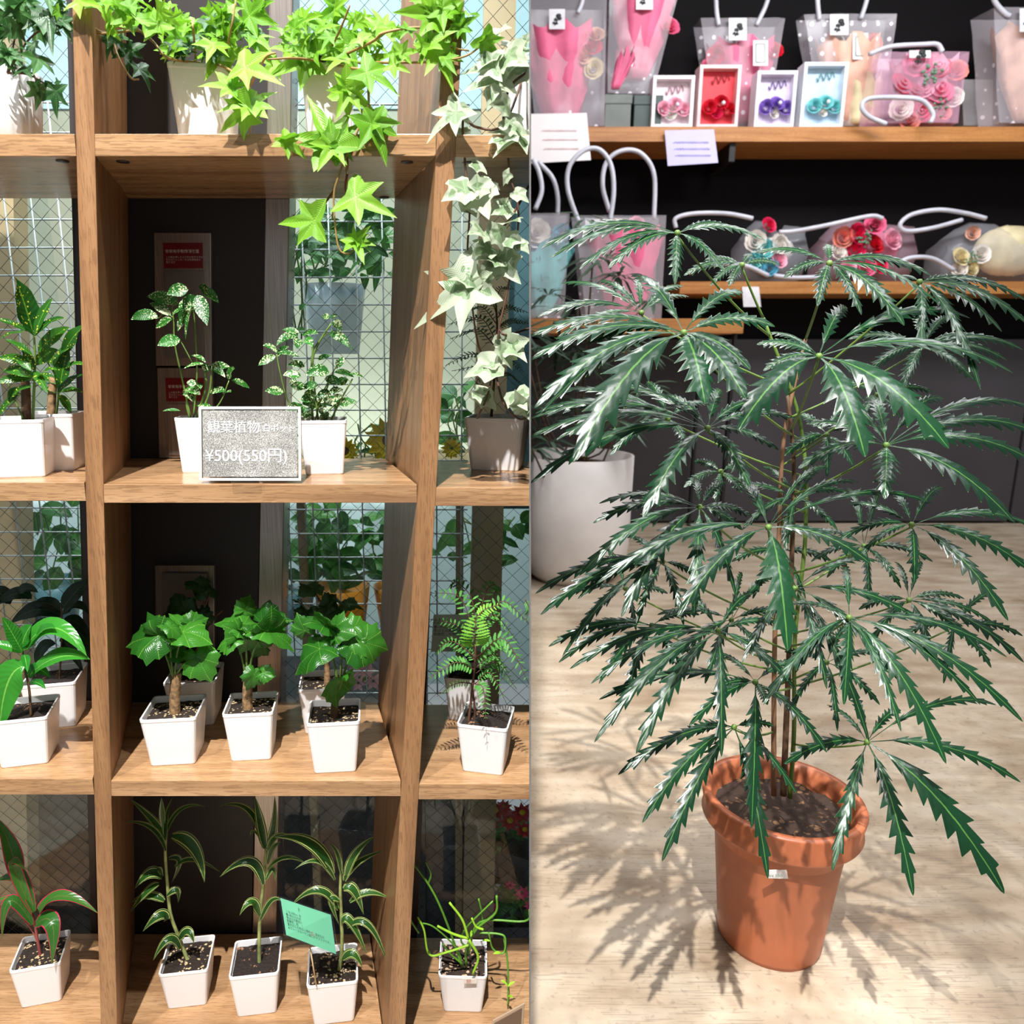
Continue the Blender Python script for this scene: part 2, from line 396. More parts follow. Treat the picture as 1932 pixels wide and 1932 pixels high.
# ================================================================== LEFT ALCOVE: SHELF UNIT
YF, YB = 1.12, 1.41
ZT = [H-1.252, H-.698, H-.195, H+.3005]
def post(name, fx, bx, mats_, clip=None):
    """fx: front face left/right pixel columns at y=0 and y=1932; bx: same for the back edge"""
    m = MB(); y0, y1 = -250, 2060
    L = lambda pr, y: pr[0]+(pr[1]-pr[0])*y/1932
    zt, zb = 2.3, 0.0
    def pt(pr, Y, z):
        p0, p1 = P(pr[0], 0, Y), P(pr[1], 1932, Y); t = (z-p0.z)/(p1.z-p0.z); q = p0.lerp(p1, t); q.z = z; return q
    fl, fr, bl, br = fx[0], fx[1], bx[0], bx[1]
    m.hexa([pt(fl, YF, zb), pt(fr, YF, zb), pt(br, YB, zb), pt(bl, YB, zb), pt(fl, YF, zt), pt(fr, YF, zt), pt(br, YB, zt), pt(bl, YB, zt)])
    return m
root = thing('shelf_unit', 'oak veneer open shelf unit filled with small potted plants', 'shelf', P(500, 1500, YF)*1)
root.location.z = 0
FLX = ((136, 190), (172, 221)); BLX = ((196, 226), (238, 256))
FRX = ((839, 733), (876, 765)); BRX = ((757, 693), (790, 720))
for fx, bx in ((FLX, BLX), (FRX, BRX)):
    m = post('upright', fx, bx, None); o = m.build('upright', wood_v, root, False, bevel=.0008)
# further uprights at the ends (out of frame left; right one hidden by the partition)
def shelf(name, lx, rx, lxb, rxb, z, th, clip=None):
    """front edge x pixel function ends at the pixel rows where it stands"""
    m = MB()
    def at(pr, Y, zz):
        p0, p1 = P(pr[0], 0, Y), P(pr[1], 1932, Y); t = (zz-p0.z)/(p1.z-p0.z); q = p0.lerp(p1, t); q.z = zz; return q
    c = [at(lx, YF+.001, z-th), at(rx, YF+.001, z-th), at(rxb, YB-.001, z-th), at(lxb, YB-.001, z-th)]
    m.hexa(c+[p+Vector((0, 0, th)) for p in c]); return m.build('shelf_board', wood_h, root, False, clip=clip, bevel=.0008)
for i, z in enumerate(ZT):
    th = .029
    shelf('s', FLX[1], FRX[0], BLX[1], BRX[0], z, th)
    shelf('s', (-220, -160), FLX[0], (-160, -110), BLX[0], z+(.001, .003, .003, 0)[i], th)
    shelf('s', FRX[1], (1150, 1100), BRX[1], (1080, 1050), z-(.01, .006, .005, .001)[i], th, 'L')
def Z(row, bay=1): return ZT[row]+((.001, .003, .003, 0)[row] if bay == 0 else -(.01, .006, .005, .001)[row] if bay == 2 else 0)
# cam-lock caps on the underside
m = MB()
for px, py in ((232, 305), (768, 306), (118, 304), (725, 373), (884, 306)):
    m = MB(); c = PZ(px, py, ZT[3]-.0295); m.lathe(c, [(.009, -.0006), (.009, .0006)], 20); m.build('cam_cap', dark, root)
# ------------------------------------------------------------------ wall behind the shelves, with windows
def slab(pxs, Y, th=.02):
    """pxs: four pixels (bl, br, tr, tl) on the plane Y"""
    m = MB(); c = [P(x, y, Y) for x, y in pxs]; d = Vector((0, th, 0))
    m.hexa([c[0], c[1], c[1]+d, c[0]+d, c[3], c[2], c[2]+d, c[3]+d]); return m
YW = YB+.006
o = slab([(178, 2000), (470, 2000), (512, -200), (120, -200)], YW, .05).build('wall_back', black, None, False); struct(o)
# steel column
m = MB()
c = [P(472, 2000, YW-.004), P(517, 2000, YW-.004), P(556, -200, YW-.004), P(510, -200, YW-.004)]
d = Vector((0, .06, 0)); m.hexa([c[0], c[1], c[1]+d, c[0]+d, c[3], c[2], c[2]+d, c[3]+d])
struct(m.build('trim_1', steelm, None, False, bevel=.002))
# wall under the windows (solid kick behind bottom row)
def wires(m, pts, Y, sp_, r):
    """diagonal wire net between pixel box on the plane Y"""
    x0, y0, x1, y1 = pts; a, b = P(x0, y1, Y), P(x1, y0, Y)
    wd, ht = b.x-a.x, b.z-a.z
    n = int((wd+ht)/sp_)+1
    for s in (1, -1):
        for i in range(n):
            off = i*sp_
            # line z = s*x + c
            q = []
            if s == 1:
                c = -wd+off-0.0
                p0 = (max(0, -c), max(0, c)) if True else None
                xa = max(0, -c); xb = min(wd, ht-c)
                if xb <= xa: continue
                q = [(xa, xa+c), (xb, xb+c)]
            else:
                c = off; xa = max(0, c-ht); xb = min(wd, c)
                if xb <= xa: continue
                q = [(xa, c-xa), (xb, c-xb)]
            m.tube([Vector((a.x+u, Y, a.z+v)) for u, v in q], r, 4)
for n, (bx, clip) in enumerate((((-260, -200, 150, 2000), None), ((500, -200, 1120, 2000), 'L'))):
    m = MB(); YG = YW+.03
    a, b = P(bx[0], 1990, YG), P(bx[2], -200, YG); a.x = P(bx[0], 966, YG).x; b.x = P(bx[2], 966, YG).x
    m.box(a.x, b.x, YG, YG+.005, .02, b.z)
    o = struct(m.build('window_%d' % (n+1), glass, None, False, clip=clip))
    m = MB(); wires(m, bx, YG+.0025, .0345, .00045)
    m.build('wire_mesh', wire_d, o, clip=clip)
    m = MB()
    if n == 0: m = slab([(177, 2000), (188, 2000), (141, -200), (128, -200)], YW-.002, .05)
    else: m = slab([(765, 2000), (778, 2000), (862, -200), (846, -200)], YW-.002, .05)
    m.build('window_frame', dark, o, False)
# ------------------------------------------------------------------ emergency shutter plates on the dark wall
def plateq(m, x0, y0, x1, y1, Y, th, lean=0):
    c = [P(x0+lean, y1, Y), P(x1+lean*.3, y1, Y), P(x1, y0, Y), P(x0, y0, Y)]; d = Vector((0, th, 0))
    m.hexa([c[0], c[1], c[1]+d, c[0]+d, c[3], c[2], c[2]+d, c[3]+d])
redm = plain('red_label', S(112, 12, 22), .3); greyp = plain('grey_metal_plate', S(126, 120, 116), .35, .5)
ltr = plain('white_lettering', S(205, 190, 186), .5)
YP = YW-.012
for (x0, y0, x1, y1, lab, rx0, ry0, rx1, ry1, inner, txt) in (
    (290, 439, 398, 690, 'upper brushed steel emergency switch box with red label on the dark wall', 307, 458, 382, 506, (309, 510, 384, 676), ('非常用手動閉鎖装置', 'この板を押しやぶり中の取手を手前に\n引けばシャッター又は防煙垂壁が\n降ります')),
    (296, 694, 401, 864, 'lower brushed steel emergency switch box with red label on the dark wall', 312, 713, 384, 757, (315, 762, 386, 858), ('非常用手動閉鎖装置', 'この板を押しやぶり取手を\n引けばシャッターが\n降ります'))):
    t = thing('switch_box', lab, 'switch box', P((x0+x1)/2, y1, YP), 'emergency switch boxes')
    m = MB(); plateq(m, x0, y0, x1, y1, YP, .012, 4); m.build('body', steelm, t, False, bevel=.001)
    m = MB(); plateq(m, *inner, YP-.003, .003, 3); m.build('cover_plate', greyp if y0 < 500 else steelm, t, False, bevel=.0008)
    m = MB(); plateq(m, rx0, ry0, rx1, ry1, YP-.0025, .0025, 2); lb = m.build('label_plate', redm, t, False); lb['label'] = 'dark red label with pale lettering'
    textmesh(txt[0], P(rx0+5, ry0+19, YP-.0028), RT, Vector((0, 0, 1)), .0068, lb, ltr, bold=.012)
    textmesh(txt[1], P(rx0+6, ry0+29, YP-.0028), RT, Vector((0, 0, 1)), .0042, lb, ltr)
t = thing('switch_box', 'square brushed steel plate with an ajar inner cover behind the scalloped-leaf plants', 'switch box', P(347, 1222, YP), 'emergency switch boxes')
m = MB(); plateq(m, 292, 1067, 404, 1222, YP, .012, 2); m.build('body', steelm, t, False, bevel=.001)
m = MB(); c = [P(308, 1212, YP-.004), P(392, 1212, YP-.004), P(389, 1083, YP-.010), P(305, 1081, YP-.006)]; d = Vector((0, .003, 0))
m.hexa([c[0], c[1], c[1]+d, c[0]+d, c[3], c[2], c[2]+d, c[3]+d]); m.build('cover_plate', greyp, t, False)
# ------------------------------------------------------------------ square pots
def rsq(c, hw, yaw, z, rc=.16, n=4):
    o = []; cy, sy = math.cos(yaw), math.sin(yaw)
    for q in range(4):
        ax, ay = ((1, 1), (-1, 1), (-1, -1), (1, -1))[q]
        for i in range(n):
            a = q*PI/2+PI/2*i/(n-1); x = ax*hw*(1-rc)+math.cos(a)*hw*rc; y = ay*hw*(1-rc)+math.sin(a)*hw*rc
            o.append(c+Vector((x*cy-y*sy, x*sy+y*cy, z)))
    return o
def potted(name, label, cat, px, pyb, pyt, wpx, row, bay=1, yaw=8, mat=None, soil=None, group='square white pots on the shelf unit', depthY=None, sy=.0):
    """px: centre x of the front face, pyb/pyt: rows of its bottom and top edge, wpx: top width in pixels"""
    z = Z(row, bay)
    if depthY: fb = P(px, pyb, depthY); fb.z = z; fb.x = P(px, pyt, depthY).x
    else: fb = PZ(px, pyb, z)
    top = P(px, pyt, fb.y); hgt = top.z-z
    hw = wpx/F*dep(top)/2
    c = Vector((fb.x, fb.y+hw*.86, z)); ya = math.radians(yaw)
    # centre moves sideways along the yawed depth axis
    c.x -= math.sin(ya)*hw*.8
    t = thing(name, label, cat, c, group)
    m = MB(); hb = hw*.80; th = hw*.06
    rs = [(hb*.97, 0), (hb, .002), (hw*.985, hgt*.93), (hw, hgt*.95), (hw, hgt), (hw-th, hgt), (hw-th*1.3, hgt*.86)]
    m.rings([rsq(c, r, ya, zz, .14) for r, zz in rs], True, True, True); m.build('pot', mat or white, t, True, bay == 2 and 'L' or None)
    t.children[0].data.polygons.foreach_set('use_smooth', [False]*len(t.children[0].data.polygons))
    m = MB(); hs = hw-th*1.3; N = 9; idx = {}
    for i in range(N+1):
        for j in range(N+1):
            x, y = (i/N*2-1)*hs*.985, (j/N*2-1)*hs*.985
            p = c+Vector((x*math.cos(ya)-y*math.sin(ya), x*math.sin(ya)+y*math.cos(ya), hgt*.87+R.uniform(0, .05)*hw))
            idx[i, j] = m.vert(p)
    for i in range(N):
        for j in range(N): m.f.append([idx[i, j], idx[i+1, j], idx[i+1, j+1], idx[i, j+1]])
    m.build('soil', soil or soil_a, t, True, bay == 2 and 'L' or None)
    t['hw'] = hw; t['top'] = hgt
    return t, c+Vector((0, 0, hgt*.88)), c.y
def clean(t):
    for k in ('hw', 'top'):
        if k in t: del t[k]
def stempx(m, pts, Y, r, r1=None, Ys=None):
    pts = [P(x, y, (Ys[i] if Ys else Y)) for i, (x, y) in enumerate(pts)]
    m.tube(cr(pts, 5), r/F*1.2, 7, None if r1 is None else r1/F*1.2)
# ------------------------------------------------------------------ top row: ivies
def ivyleaf(m, b, t, Y, kind='ivy', dY=None, j=.4, wide=1.0):
    dY = R.uniform(-.035, .02) if dY is None else dY
    a, c = P(b[0], b[1], Y), P(t[0], t[1], Y+dY); fan(m, a, c, hint(a, j), kind, wide=wide)
tA, sA, yA = potted('potted_ivy', 'lime green ivy spilling left from a square white pot on the top shelf', 'potted plant', 378, 262, 122, 122, 3, yaw=10, depthY=1.2)
f = MB(); v = MB()
LA = [(150, 2, 192, 12), (178, 8, 224, 16), (228, 24, 290, 40), (230, 20, 203, -4), (246, 12, 266, -12), (278, 48, 334, 42), (246, 36, 236, 62), (300, 45, 268, 80), (335, 70, 300, 88),
      (365, 40, 338, 50), (402, 50, 446, 22), (420, 98, 356, 110), (412, 98, 388, 148), (458, 52, 492, 102), (440, 15, 428, -12), (470, 30, 528, 46), (500, 100, 505, 64), (462, 128, 530, 150),
      (436, 168, 371, 152), (440, 165, 460, 128), (474, 200, 404, 206), (474, 200, 522, 172), (465, 210, 410, 247), (345, 95, 320, 112), (370, 80, 350, 60), (390, 60, 378, 34), (350, 60, 372, 90), (395, 95, 372, 118),
      (430, 60, 405, 80), (300, 20, 330, 30), (320, 15, 300, 2), (480, 70, 512, 92), (445, 110, 470, 80), (520, 120, 488, 150), (205, 10, 235, -10), (110, 22, 92, 30), (455, 5, 478, -14), (490, 15, 520, 0)]
for x0, y0, x1, y1 in LA:
    Y = yA-.04 if y0 < 125 and 300 < x0 else yA-.13
    ivyleaf(f, (x0, y0), (x1, y1), Y, dY=R.uniform(-.03, .03))
for i in range(34):
    x, yy, a = R.uniform(320, 450), R.uniform(20, 112), R.uniform(0, 6.3); ivyleaf(f, (x, yy), (x+34*math.cos(a), yy-26*math.sin(a)), yA-.05+R.uniform(-.04, .05), j=.6)
for i in range(12):
    x, yy, a = R.uniform(150, 320), R.uniform(-10, 50), R.uniform(0, 6.3); ivyleaf(f, (x, yy), (x+32*math.cos(a), yy-24*math.sin(a)), yA-.1, j=.6)
f.build('foliage', L_lime, tA)
f = MB()
for x0, y0, x1, y1 in ((212, 74, 194, 118), (218, 72, 236, 98), (246, 95, 238, 140), (244, 92, 262, 112), (262, 130, 288, 174), (330, 85, 355, 100), (345, 100, 325, 118), (380, 70, 400, 105), (400, 105, 420, 80), (340, 100, 375, 95), (395, 40, 420, 60), (360, 90, 335, 75)):
    ivyleaf(f, (x0, y0), (x1, y1), yA-.06)
f.build('foliage', L_ivy, tA)['label'] = 'darker green older ivy leaves'
for pts in ([(378, 118), (318, 110), (290, 80), (262, 58), (215, 62), (165, 62), (135, 42), (120, 20)], [(262, 58), (225, 50), (200, 25), (190, 10)], [(215, 62), (185, 58), (158, 25)], [(290, 80), (255, 50), (228, 24)], [(215, 62), (220, 100), (245, 145), (262, 150)],
            [(400, 118), (430, 130), (455, 150), (470, 165), (474, 205), (472, 250), (475, 268), (530, 278)], [(420, 118), (435, 60), (445, 0)], [(370, 118), (365, 60), (362, 42)], [(470, 165), (500, 110), (520, 100)]):
    stempx(v, pts, 0, 2.2, 1.3, [yA-.02]*1+[yA-.09]*(len(pts)-1))
v.build('vine', vinem, tA)
tB, sB, yB = potted('potted_ivy', 'lime green ivy trailing down over the shelf edge from a narrower square white pot', 'potted plant', 618, 262, 121, 100, 3, yaw=10, depthY=1.2)
f = MB(); v = MB()
LB = [(640, 15, 590, 38), (630, 20, 655, -8), (585, 50, 538, 42), (555, 100, 503, 84), (580, 114, 503, 142), (655, 92, 571, 70), (650, 88, 676, 128), (600, 60, 640, 40), (690, 95, 676, 62), (700, 72, 732, 98), (672, 42, 704, 50), (665, 40, 655, 62),
      (691, 137, 757, 172), (704, 118, 738, 96), (653, 167, 712, 216), (653, 167, 632, 140), (655, 170, 636, 222), (700, 234, 735, 313), (702, 232, 758, 230), (700, 234, 674, 268), (627, 275, 581, 180), (627, 275, 680, 228), (627, 275, 600, 320), (630, 277, 562, 272), (640, 270, 668, 305), (594, 417, 519, 421), (670, 372, 748, 406),
      (672, 457, 685, 492), (672, 455, 696, 426), (674, 455, 702, 474), (538, 268, 584, 298), (540, 262, 558, 246), (723, 51, 699, 11), (726, 55, 748, 82), (818, 30, 744, 16), (820, 28, 790, 5), (831, 16, 886, 54), (835, 12, 820, -12), (804, 88, 862, 44), (800, 88, 785, 60), (869, 50, 904, 28), (869, 50, 880, 88),
      (823, 98, 857, 168), (838, 112, 860, 135), (742, 122, 776, 138), (756, 100, 797, 96), (745, 100, 730, 130), (915, 75, 951, 119), (915, 75, 912, 60), (600, 95, 560, 108), (565, 70, 545, 55), (610, 50, 590, 70), (640, 110, 620, 125), (560, 40, 530, 60), (705, 100, 715, 75), (770, 55, 755, 70), (620, 100, 650, 120), (530, 60, 505, 50)]
for x0, y0, x1, y1 in LB:
    Y = yB-.13 if (y0 > 120 or x0 > 740) else yB-.05
    ivyleaf(f, (x0, y0), (x1, y1), Y, dY=R.uniform(-.03, .02))
for i in range(30):
    x, yy, a = R.uniform(540, 720), R.uniform(35, 118), R.uniform(0, 6.3); ivyleaf(f, (x, yy), (x+38*math.cos(a), yy-28*math.sin(a)), yB-.05+R.uniform(-.04, .05), j=.6)
for i in range(10):
    x, yy, a = R.uniform(740, 880), R.uniform(0, 100), R.uniform(0, 6.3); ivyleaf(f, (x, yy), (x+36*math.cos(a), yy-26*math.sin(a)), yB-.12, j=.6)
f.build('foliage', L_lime, tB)
f = MB()
for x0, y0, x1, y1 in ((590, 105, 575, 80), (600, 110, 625, 95), (610, 112, 600, 85), (620, 112, 640, 80), (585, 110, 560, 95), (605, 110, 590, 118), (575, 90, 590, 65), (630, 100, 655, 110)):
    ivyleaf(f, (x0, y0), (x1, y1), yB-.03)
f.build('foliage', L_ivy, tB)['label'] = 'darker green older ivy leaves'
for pts in ([(618, 118), (660, 128), (690, 140), (695, 205), (680, 235), (655, 290), (640, 330), (630, 365), (632, 420), (640, 470), (660, 478), (672, 460)], [(655, 328), (652, 360), (668, 372)], [(630, 360), (605, 395), (594, 417)], [(618, 118), (700, 80), (725, 62), (790, 52), (830, 65), (850, 88), (885, 96)], [(618, 118), (760, 118), (830, 115), (880, 105), (915, 80)], [(620, 118), (560, 110), (505, 112)], [(610, 118), (640, 60), (660, 10)], [(700, 234), (690, 225), (672, 190)], [(640, 275), (655, 300), (655, 328)]):
    stempx(v, pts, 0, 2.4, 1.3, [yB-.01]*1+[yB-.10]+[yB-.125]*(len(pts)-2))
v.build('vine', vinem, tB)
# pale variegated ivy
tC, sC, yC = potted('potted_ivy', 'pale variegated ivy hanging from a white pot at the right end of the top shelf', 'potted plant', 1010, 262, 128, 110, 3, 2, yaw=4, depthY=1.22)
f = MB(); v = MB()
LC = [(935, 66, 903, 77), (935, 66, 962, 46), (985, 95, 953, 118), (965, 90, 944, 74), (990, 80, 999, 58), (930, 125, 866, 134), (945, 140, 925, 178), (940, 150, 872, 168), (935, 172, 918, 209), (945, 160, 968, 130), (975, 120, 950, 140), (990, 130, 960, 170), (960, 105, 990, 118), (930, 110, 900, 128),
      (861, 213, 802, 262), (868, 208, 886, 236), (862, 212, 885, 196), (960, 232, 998, 258), (980, 253, 930, 292), (982, 256, 998, 282), (935, 200, 948, 196), (895, 312, 922, 326), (877, 358, 831, 378), (898, 362, 922, 412), (900, 356, 930, 334), (930, 350, 944, 358), (955, 392, 922, 402), (950, 385, 960, 372),
      (885, 402, 876, 388), (908, 438, 888, 436), (925, 436, 957, 452), (920, 468, 892, 480), (940, 440, 950, 475), (930, 495, 972, 516), (935, 490, 898, 484), (960, 420, 980, 410), (975, 365, 999, 380), (980, 460, 999, 476), (962, 452, 992, 455), (885, 539, 778, 611), (888, 537, 874, 604), (886, 537, 850, 520), (892, 535, 925, 512),
      (915, 528, 940, 520), (918, 530, 925, 550), (945, 490, 980, 533), (940, 490, 905, 482), (950, 655, 999, 638), (958, 648, 994, 680), (945, 662, 970, 698), (930, 690, 875, 708), (928, 690, 950, 668), (935, 700, 948, 700), (903, 745, 941, 773), (900, 742, 908, 760), (975, 745, 992, 770), (990, 770, 1002, 794), (984, 768, 975, 740), (955, 200, 930, 195), (870, 250, 860, 278), (960, 330, 945, 350), (955, 262, 940, 280)]
for x0, y0, x1, y1 in LC:
    ivyleaf(f, (x0, y0), (x1, y1), yC-.14+R.uniform(-.02, .02), 'ivy' if math.hypot(x1-x0, y1-y0) > 60 else 'soft', j=.35)
f.build('foliage', L_pale, tC, clip='L')
for pts in ([(995, 130), (990, 138), (962, 165), (950, 215), (958, 280), (962, 335), (975, 372), (978, 420), (970, 480), (955, 560), (940, 630), (940, 700)], [(990, 138), (950, 235), (900, 240), (878, 225), (873, 240), (877, 300), (880, 340), (886, 400), (882, 480), (889, 560), (900, 640), (912, 672), (935, 710)], [(998, 350), (970, 400), (940, 440), (925, 455)], [(998, 620), (955, 632), (942, 622)], [(935, 705), (950, 760), (978, 790), (999, 785)], [(930, 695), (920, 745), (900, 790)]):
    stempx(v, pts, 0, 2.2, 1.6, [yC-.02]+[yC-.13]*(len(pts)-1))
v.build('vine', vined, tC, clip='L')
# dark ivy, left bay, in a ribbed pot
z = Z(3, 0); c = P(14, 140, 1.2); c.z = z
tD = thing('potted_ivy', 'dark green ivy in a round ribbed milky pot, left end of top shelf', 'potted plant', c, 'round pots on the shelf unit')
m = MB(); hh = P(14, 140, 1.2).z-z; m.lathe(c, [(.033, 0), (.035, .003), (.045, hh), (.042, hh), (.040, hh*.85)], 64, True, True, .03, 16); m.build('pot', grayw, tD)
m = MB(); m.lathe(c, [(.039, hh*.84), (.02, hh*.9)], 20); m.build('soil', soil_b, tD)
f = MB(); v = MB()
for x0, y0, x1, y1 in ((35, 5, 48, 75), (35, 8, 10, 18), (40, 5, 70, 15), (8, 30, 22, 76), (60, 12, 82, 36), (58, 15, 68, 32), (30, 55, 44, 108), (18, 105, 55, 118), (12, 108, 30, 148), (14, 105, -12, 130), (12, 100, 8, 82), (90, -5, 98, 22), (92, 30, 96, 92), (92, 50, 84, 88), (62, 85, 65, 108), (72, 112, 64, 140), (66, 160, 78, 190), (72, 165, 68, 210), (110, 155, 104, 172), (106, 172, 104, 228), (118, 40, 138, 60), (120, 45, 135, 78), (112, 5, 130, 20), (115, 0, 105, -10), (50, 130, 54, 140), (20, 60, 0, 70), (72, 45, 85, 60), (48, 95, 66, 100), (0, 90, -15, 70), (25, 130, 5, 118)):
    ivyleaf(f, (x0, y0), (x1, y1), 1.2-.07, j=.5)
for i in range(22):
    x, yy, a = R.uniform(-20, 70), R.uniform(0, 130), R.uniform(0, 6.3); ivyleaf(f, (x, yy), (x+38*math.cos(a), yy-40*math.sin(a)), 1.18, j=.6)
f.build('foliage', L_ivy, tD)
for pts in ([(14, 138), (50, 80), (80, 55), (110, 45)], [(14, 138), (50, 140), (80, 155), (104, 170), (106, 200)], [(14, 138), (30, 60), (38, 0)], [(14, 138), (60, 138), (70, 165)], [(80, 55), (95, 10), (100, -10)]):
    stempx(v, pts, 1.15, 1.8, 1.1)
v.build('vine', vined, tD)
# ------------------------------------------------------------------ second row
def pairs(f, v, pts, Y, n, wpx, lpx, r=1.4, mat=None, dro=.2, y0=.25):
    """stem through pixels with n leaf pairs"""
    Ys = [Y]*len(pts); c = cr([P(x, y, Y+R.uniform(-.015, .015)) for x, y in pts], 6); v.tube(c, r/F*1.2, 6, r*.6/F*1.2)
    for i in range(n):
        t = y0+(1-y0)*i/max(1, n-1); p = c[min(len(c)-1, int(t*(len(c)-1)))]; a = R.uniform(0, PI)+i*PI/2
        for s in (0, PI):
            L = lpx/F*1.25*R.uniform(.7, 1.1); d = Vector((math.cos(a+s), math.sin(a+s)*.8, R.uniform(-.1, .35))).normalized()
            q = p+d*L*.18; e = p+d*L+Vector((0, 0, -dro*L)); v.tube([p, q], .0007, 5)
            ribbon(f, quadbez(q, (q+e)/2+Vector((0, 0, L*.1)), e, 8), (Vector((0, -.5, 1))+Vector((R.uniform(-.4, .4), R.uniform(-.4, .2), 0))).normalized(), ovate(wpx/F*1.25*R.uniform(.8, 1.1)), .2, wave=.06)
# left sprinkled plant
t, s, y = potted('polka_dot_plant', 'tall white-speckled green plant in a white pot left of the price board', 'potted plant', 368, 892, 788, 62, 2, yaw=6, soil=soil_b)
f = MB(); v = MB()
for a in ((355, 547, 315, 556, 12), (336, 572, 277, 560, 12), (323, 596, 282, 573, 9), (325, 594, 346, 585, 8), (299, 600, 247, 603, 11), (325, 603, 294, 619, 9), (366, 570, 350, 641, 16), (372, 556, 391, 614, 13), (380, 545, 413, 572, 10), (362, 570, 335, 625, 12), (340, 640, 297, 652, 12), (372, 560, 345, 585, 14), (375, 545, 398, 550, 9), (352, 560, 340, 610, 10), (360, 548, 352, 570, 8),
          (385, 687, 346, 696, 8), (388, 684, 360, 671, 6), (398, 692, 434, 692, 8), (402, 696, 425, 712, 7), (430, 716, 443, 696, 8), (437, 718, 471, 733, 10), (425, 738, 390, 745, 9), (422, 742, 436, 740, 8), (378, 745, 344, 738, 9), (370, 725, 352, 722, 7), (372, 722, 378, 735, 7), (345, 745, 372, 760, 9), (395, 700, 380, 688, 7), (340, 775, 306, 776, 4), (400, 770, 370, 765, 6), (385, 780, 405, 790, 5)):
    leafpx(f, a[:2], a[2:4], y-.02+R.uniform(-.03, .02), a[4]*1.05)
for pts, r in (([(360, 790), (345, 720), (330, 650), (328, 600)], 2), ([(365, 790), (372, 700), (368, 620), (362, 560)], 2), ([(372, 790), (388, 730), (386, 690)], 3), ([(376, 790), (395, 740), (400, 690)], 2.4), ([(385, 790), (415, 760), (432, 718)], 1.6), ([(366, 690), (350, 660), (340, 642)], 1.4), ([(328, 600), (310, 590), (300, 600)], 1.2), ([(328, 606), (325, 580), (336, 572)], 1.2), ([(358, 790), (352, 760), (360, 735)], 2)):
    stempx(v, pts, y-.01, r, r*.7)
f.build('foliage', L_speck, t); v.build('stem', stemg, t)
t, s, y = potted('polka_dot_plant', 'bushy white-speckled green plant in a white pot right of the price board', 'potted plant', 612, 896, 793, 90, 2, yaw=8, soil=soil_b)
f = MB(); v = MB()
for a in ((628, 606, 645, 626, 9), (622, 600, 608, 598, 6), (625, 602, 640, 596, 7), (621, 628, 665, 660, 9), (562, 633, 521, 653, 11), (565, 628, 533, 622, 8), (570, 632, 600, 630, 10), (565, 640, 560, 658, 9), (575, 640, 590, 655, 9), (524, 666, 496, 652, 9), (524, 666, 565, 674, 9), (520, 672, 487, 690, 8), (524, 672, 545, 655, 7), (621, 703, 577, 709, 13), (630, 703, 668, 712, 12), (612, 715, 645, 722, 9),
          (660, 705, 684, 712, 7), (575, 692, 542, 690, 8), (568, 712, 534, 708, 9), (600, 728, 572, 730, 9), (535, 740, 500, 738, 9), (635, 695, 650, 675, 8), (600, 680, 625, 670, 8), (590, 690, 598, 710, 8), (560, 718, 545, 722, 8)):
    leafpx(f, a[:2], a[2:4], y-.02+R.uniform(-.04, .02), a[4]*1.0)
for i in range(26):
    x, yy = R.uniform(560, 650), R.uniform(725, 782); a = R.uniform(0, 6.3)
    leafpx(f, (x, yy), (x+28*math.cos(a), yy+16*math.sin(a)), y+R.uniform(-.04, .03), 9)
for pts, r in (([(590, 792), (586, 720), (590, 650), (575, 630)], 2.4), ([(600, 792), (590, 690), (600, 650), (625, 610)], 2.2), ([(612, 792), (615, 740), (628, 706)], 2), ([(625, 792), (640, 760), (665, 715)], 2), ([(580, 790), (545, 760), (528, 700), (522, 668)], 1.7), ([(595, 792), (610, 740), (635, 690)], 1.5), ([(590, 660), (605, 640), (621, 628)], 1.3), ([(605, 792), (625, 770), (650, 750)], 1.6)):
    stempx(v, pts, y-.01, r, r*.7)
f.build('foliage', L_speck, t); v.build('stem', stemg, t)
# gold dust crotons
t, s, y = potted('croton', 'gold-spotted shrub in the front white pot at the left of the middle shelf', 'potted plant', 37, 902, 792, 106, 2, 0, yaw=14, soil=soil_b)
f = MB(); v = MB()
for a in ((64, 634, 27, 522, 23), (65, 632, 99, 562, 9), (65, 636, 123, 600, 8), (52, 626, -12, 602, 7), (45, 626, -14, 648, 8), (72, 664, 131, 618, 13), (62, 672, 8, 640, 10), (62, 690, -5, 676, 10), (66, 690, 110, 660, 11), (64, 712, 5, 700, 11), (64, 716, -12, 726, 9), (68, 720, 108, 698, 9), (60, 730, 12, 758, 9), (62, 735, 95, 720, 8), (60, 715, 35, 690, 10), (62, 700, 90, 742, 8), (40, 742, -5, 788, 9), (30, 730, 18, 760, 9), (58, 700, 25, 668, 9), (66, 700, 40, 655, 8)):
    leafpx(f, a[:2], a[2:4], y-.03+R.uniform(-.03, .02), a[4], wave=.12, n=11)
f.build('foliage', L_crot, t)
stempx(v, [(62, 792), (64, 740), (66, 680), (64, 630)], y-.02, 2.8, 1.8); stempx(v, [(45, 792), (30, 760), (10, 710)], y-.02, 1.8, 1.2); v.build('stem', stemg, t)
v = MB(); stempx(v, [(50, 795), (49, 750), (47, 714)], y-.01, 8.5, 8); v.build('trunk', trunkd, t)
t, s, y = potted('croton', 'gold-spotted shrub in the rear white pot beside the left upright, middle shelf', 'potted plant', 100, 889, 781, 92, 2, 0, yaw=10, soil=soil_b)
f = MB(); v = MB()
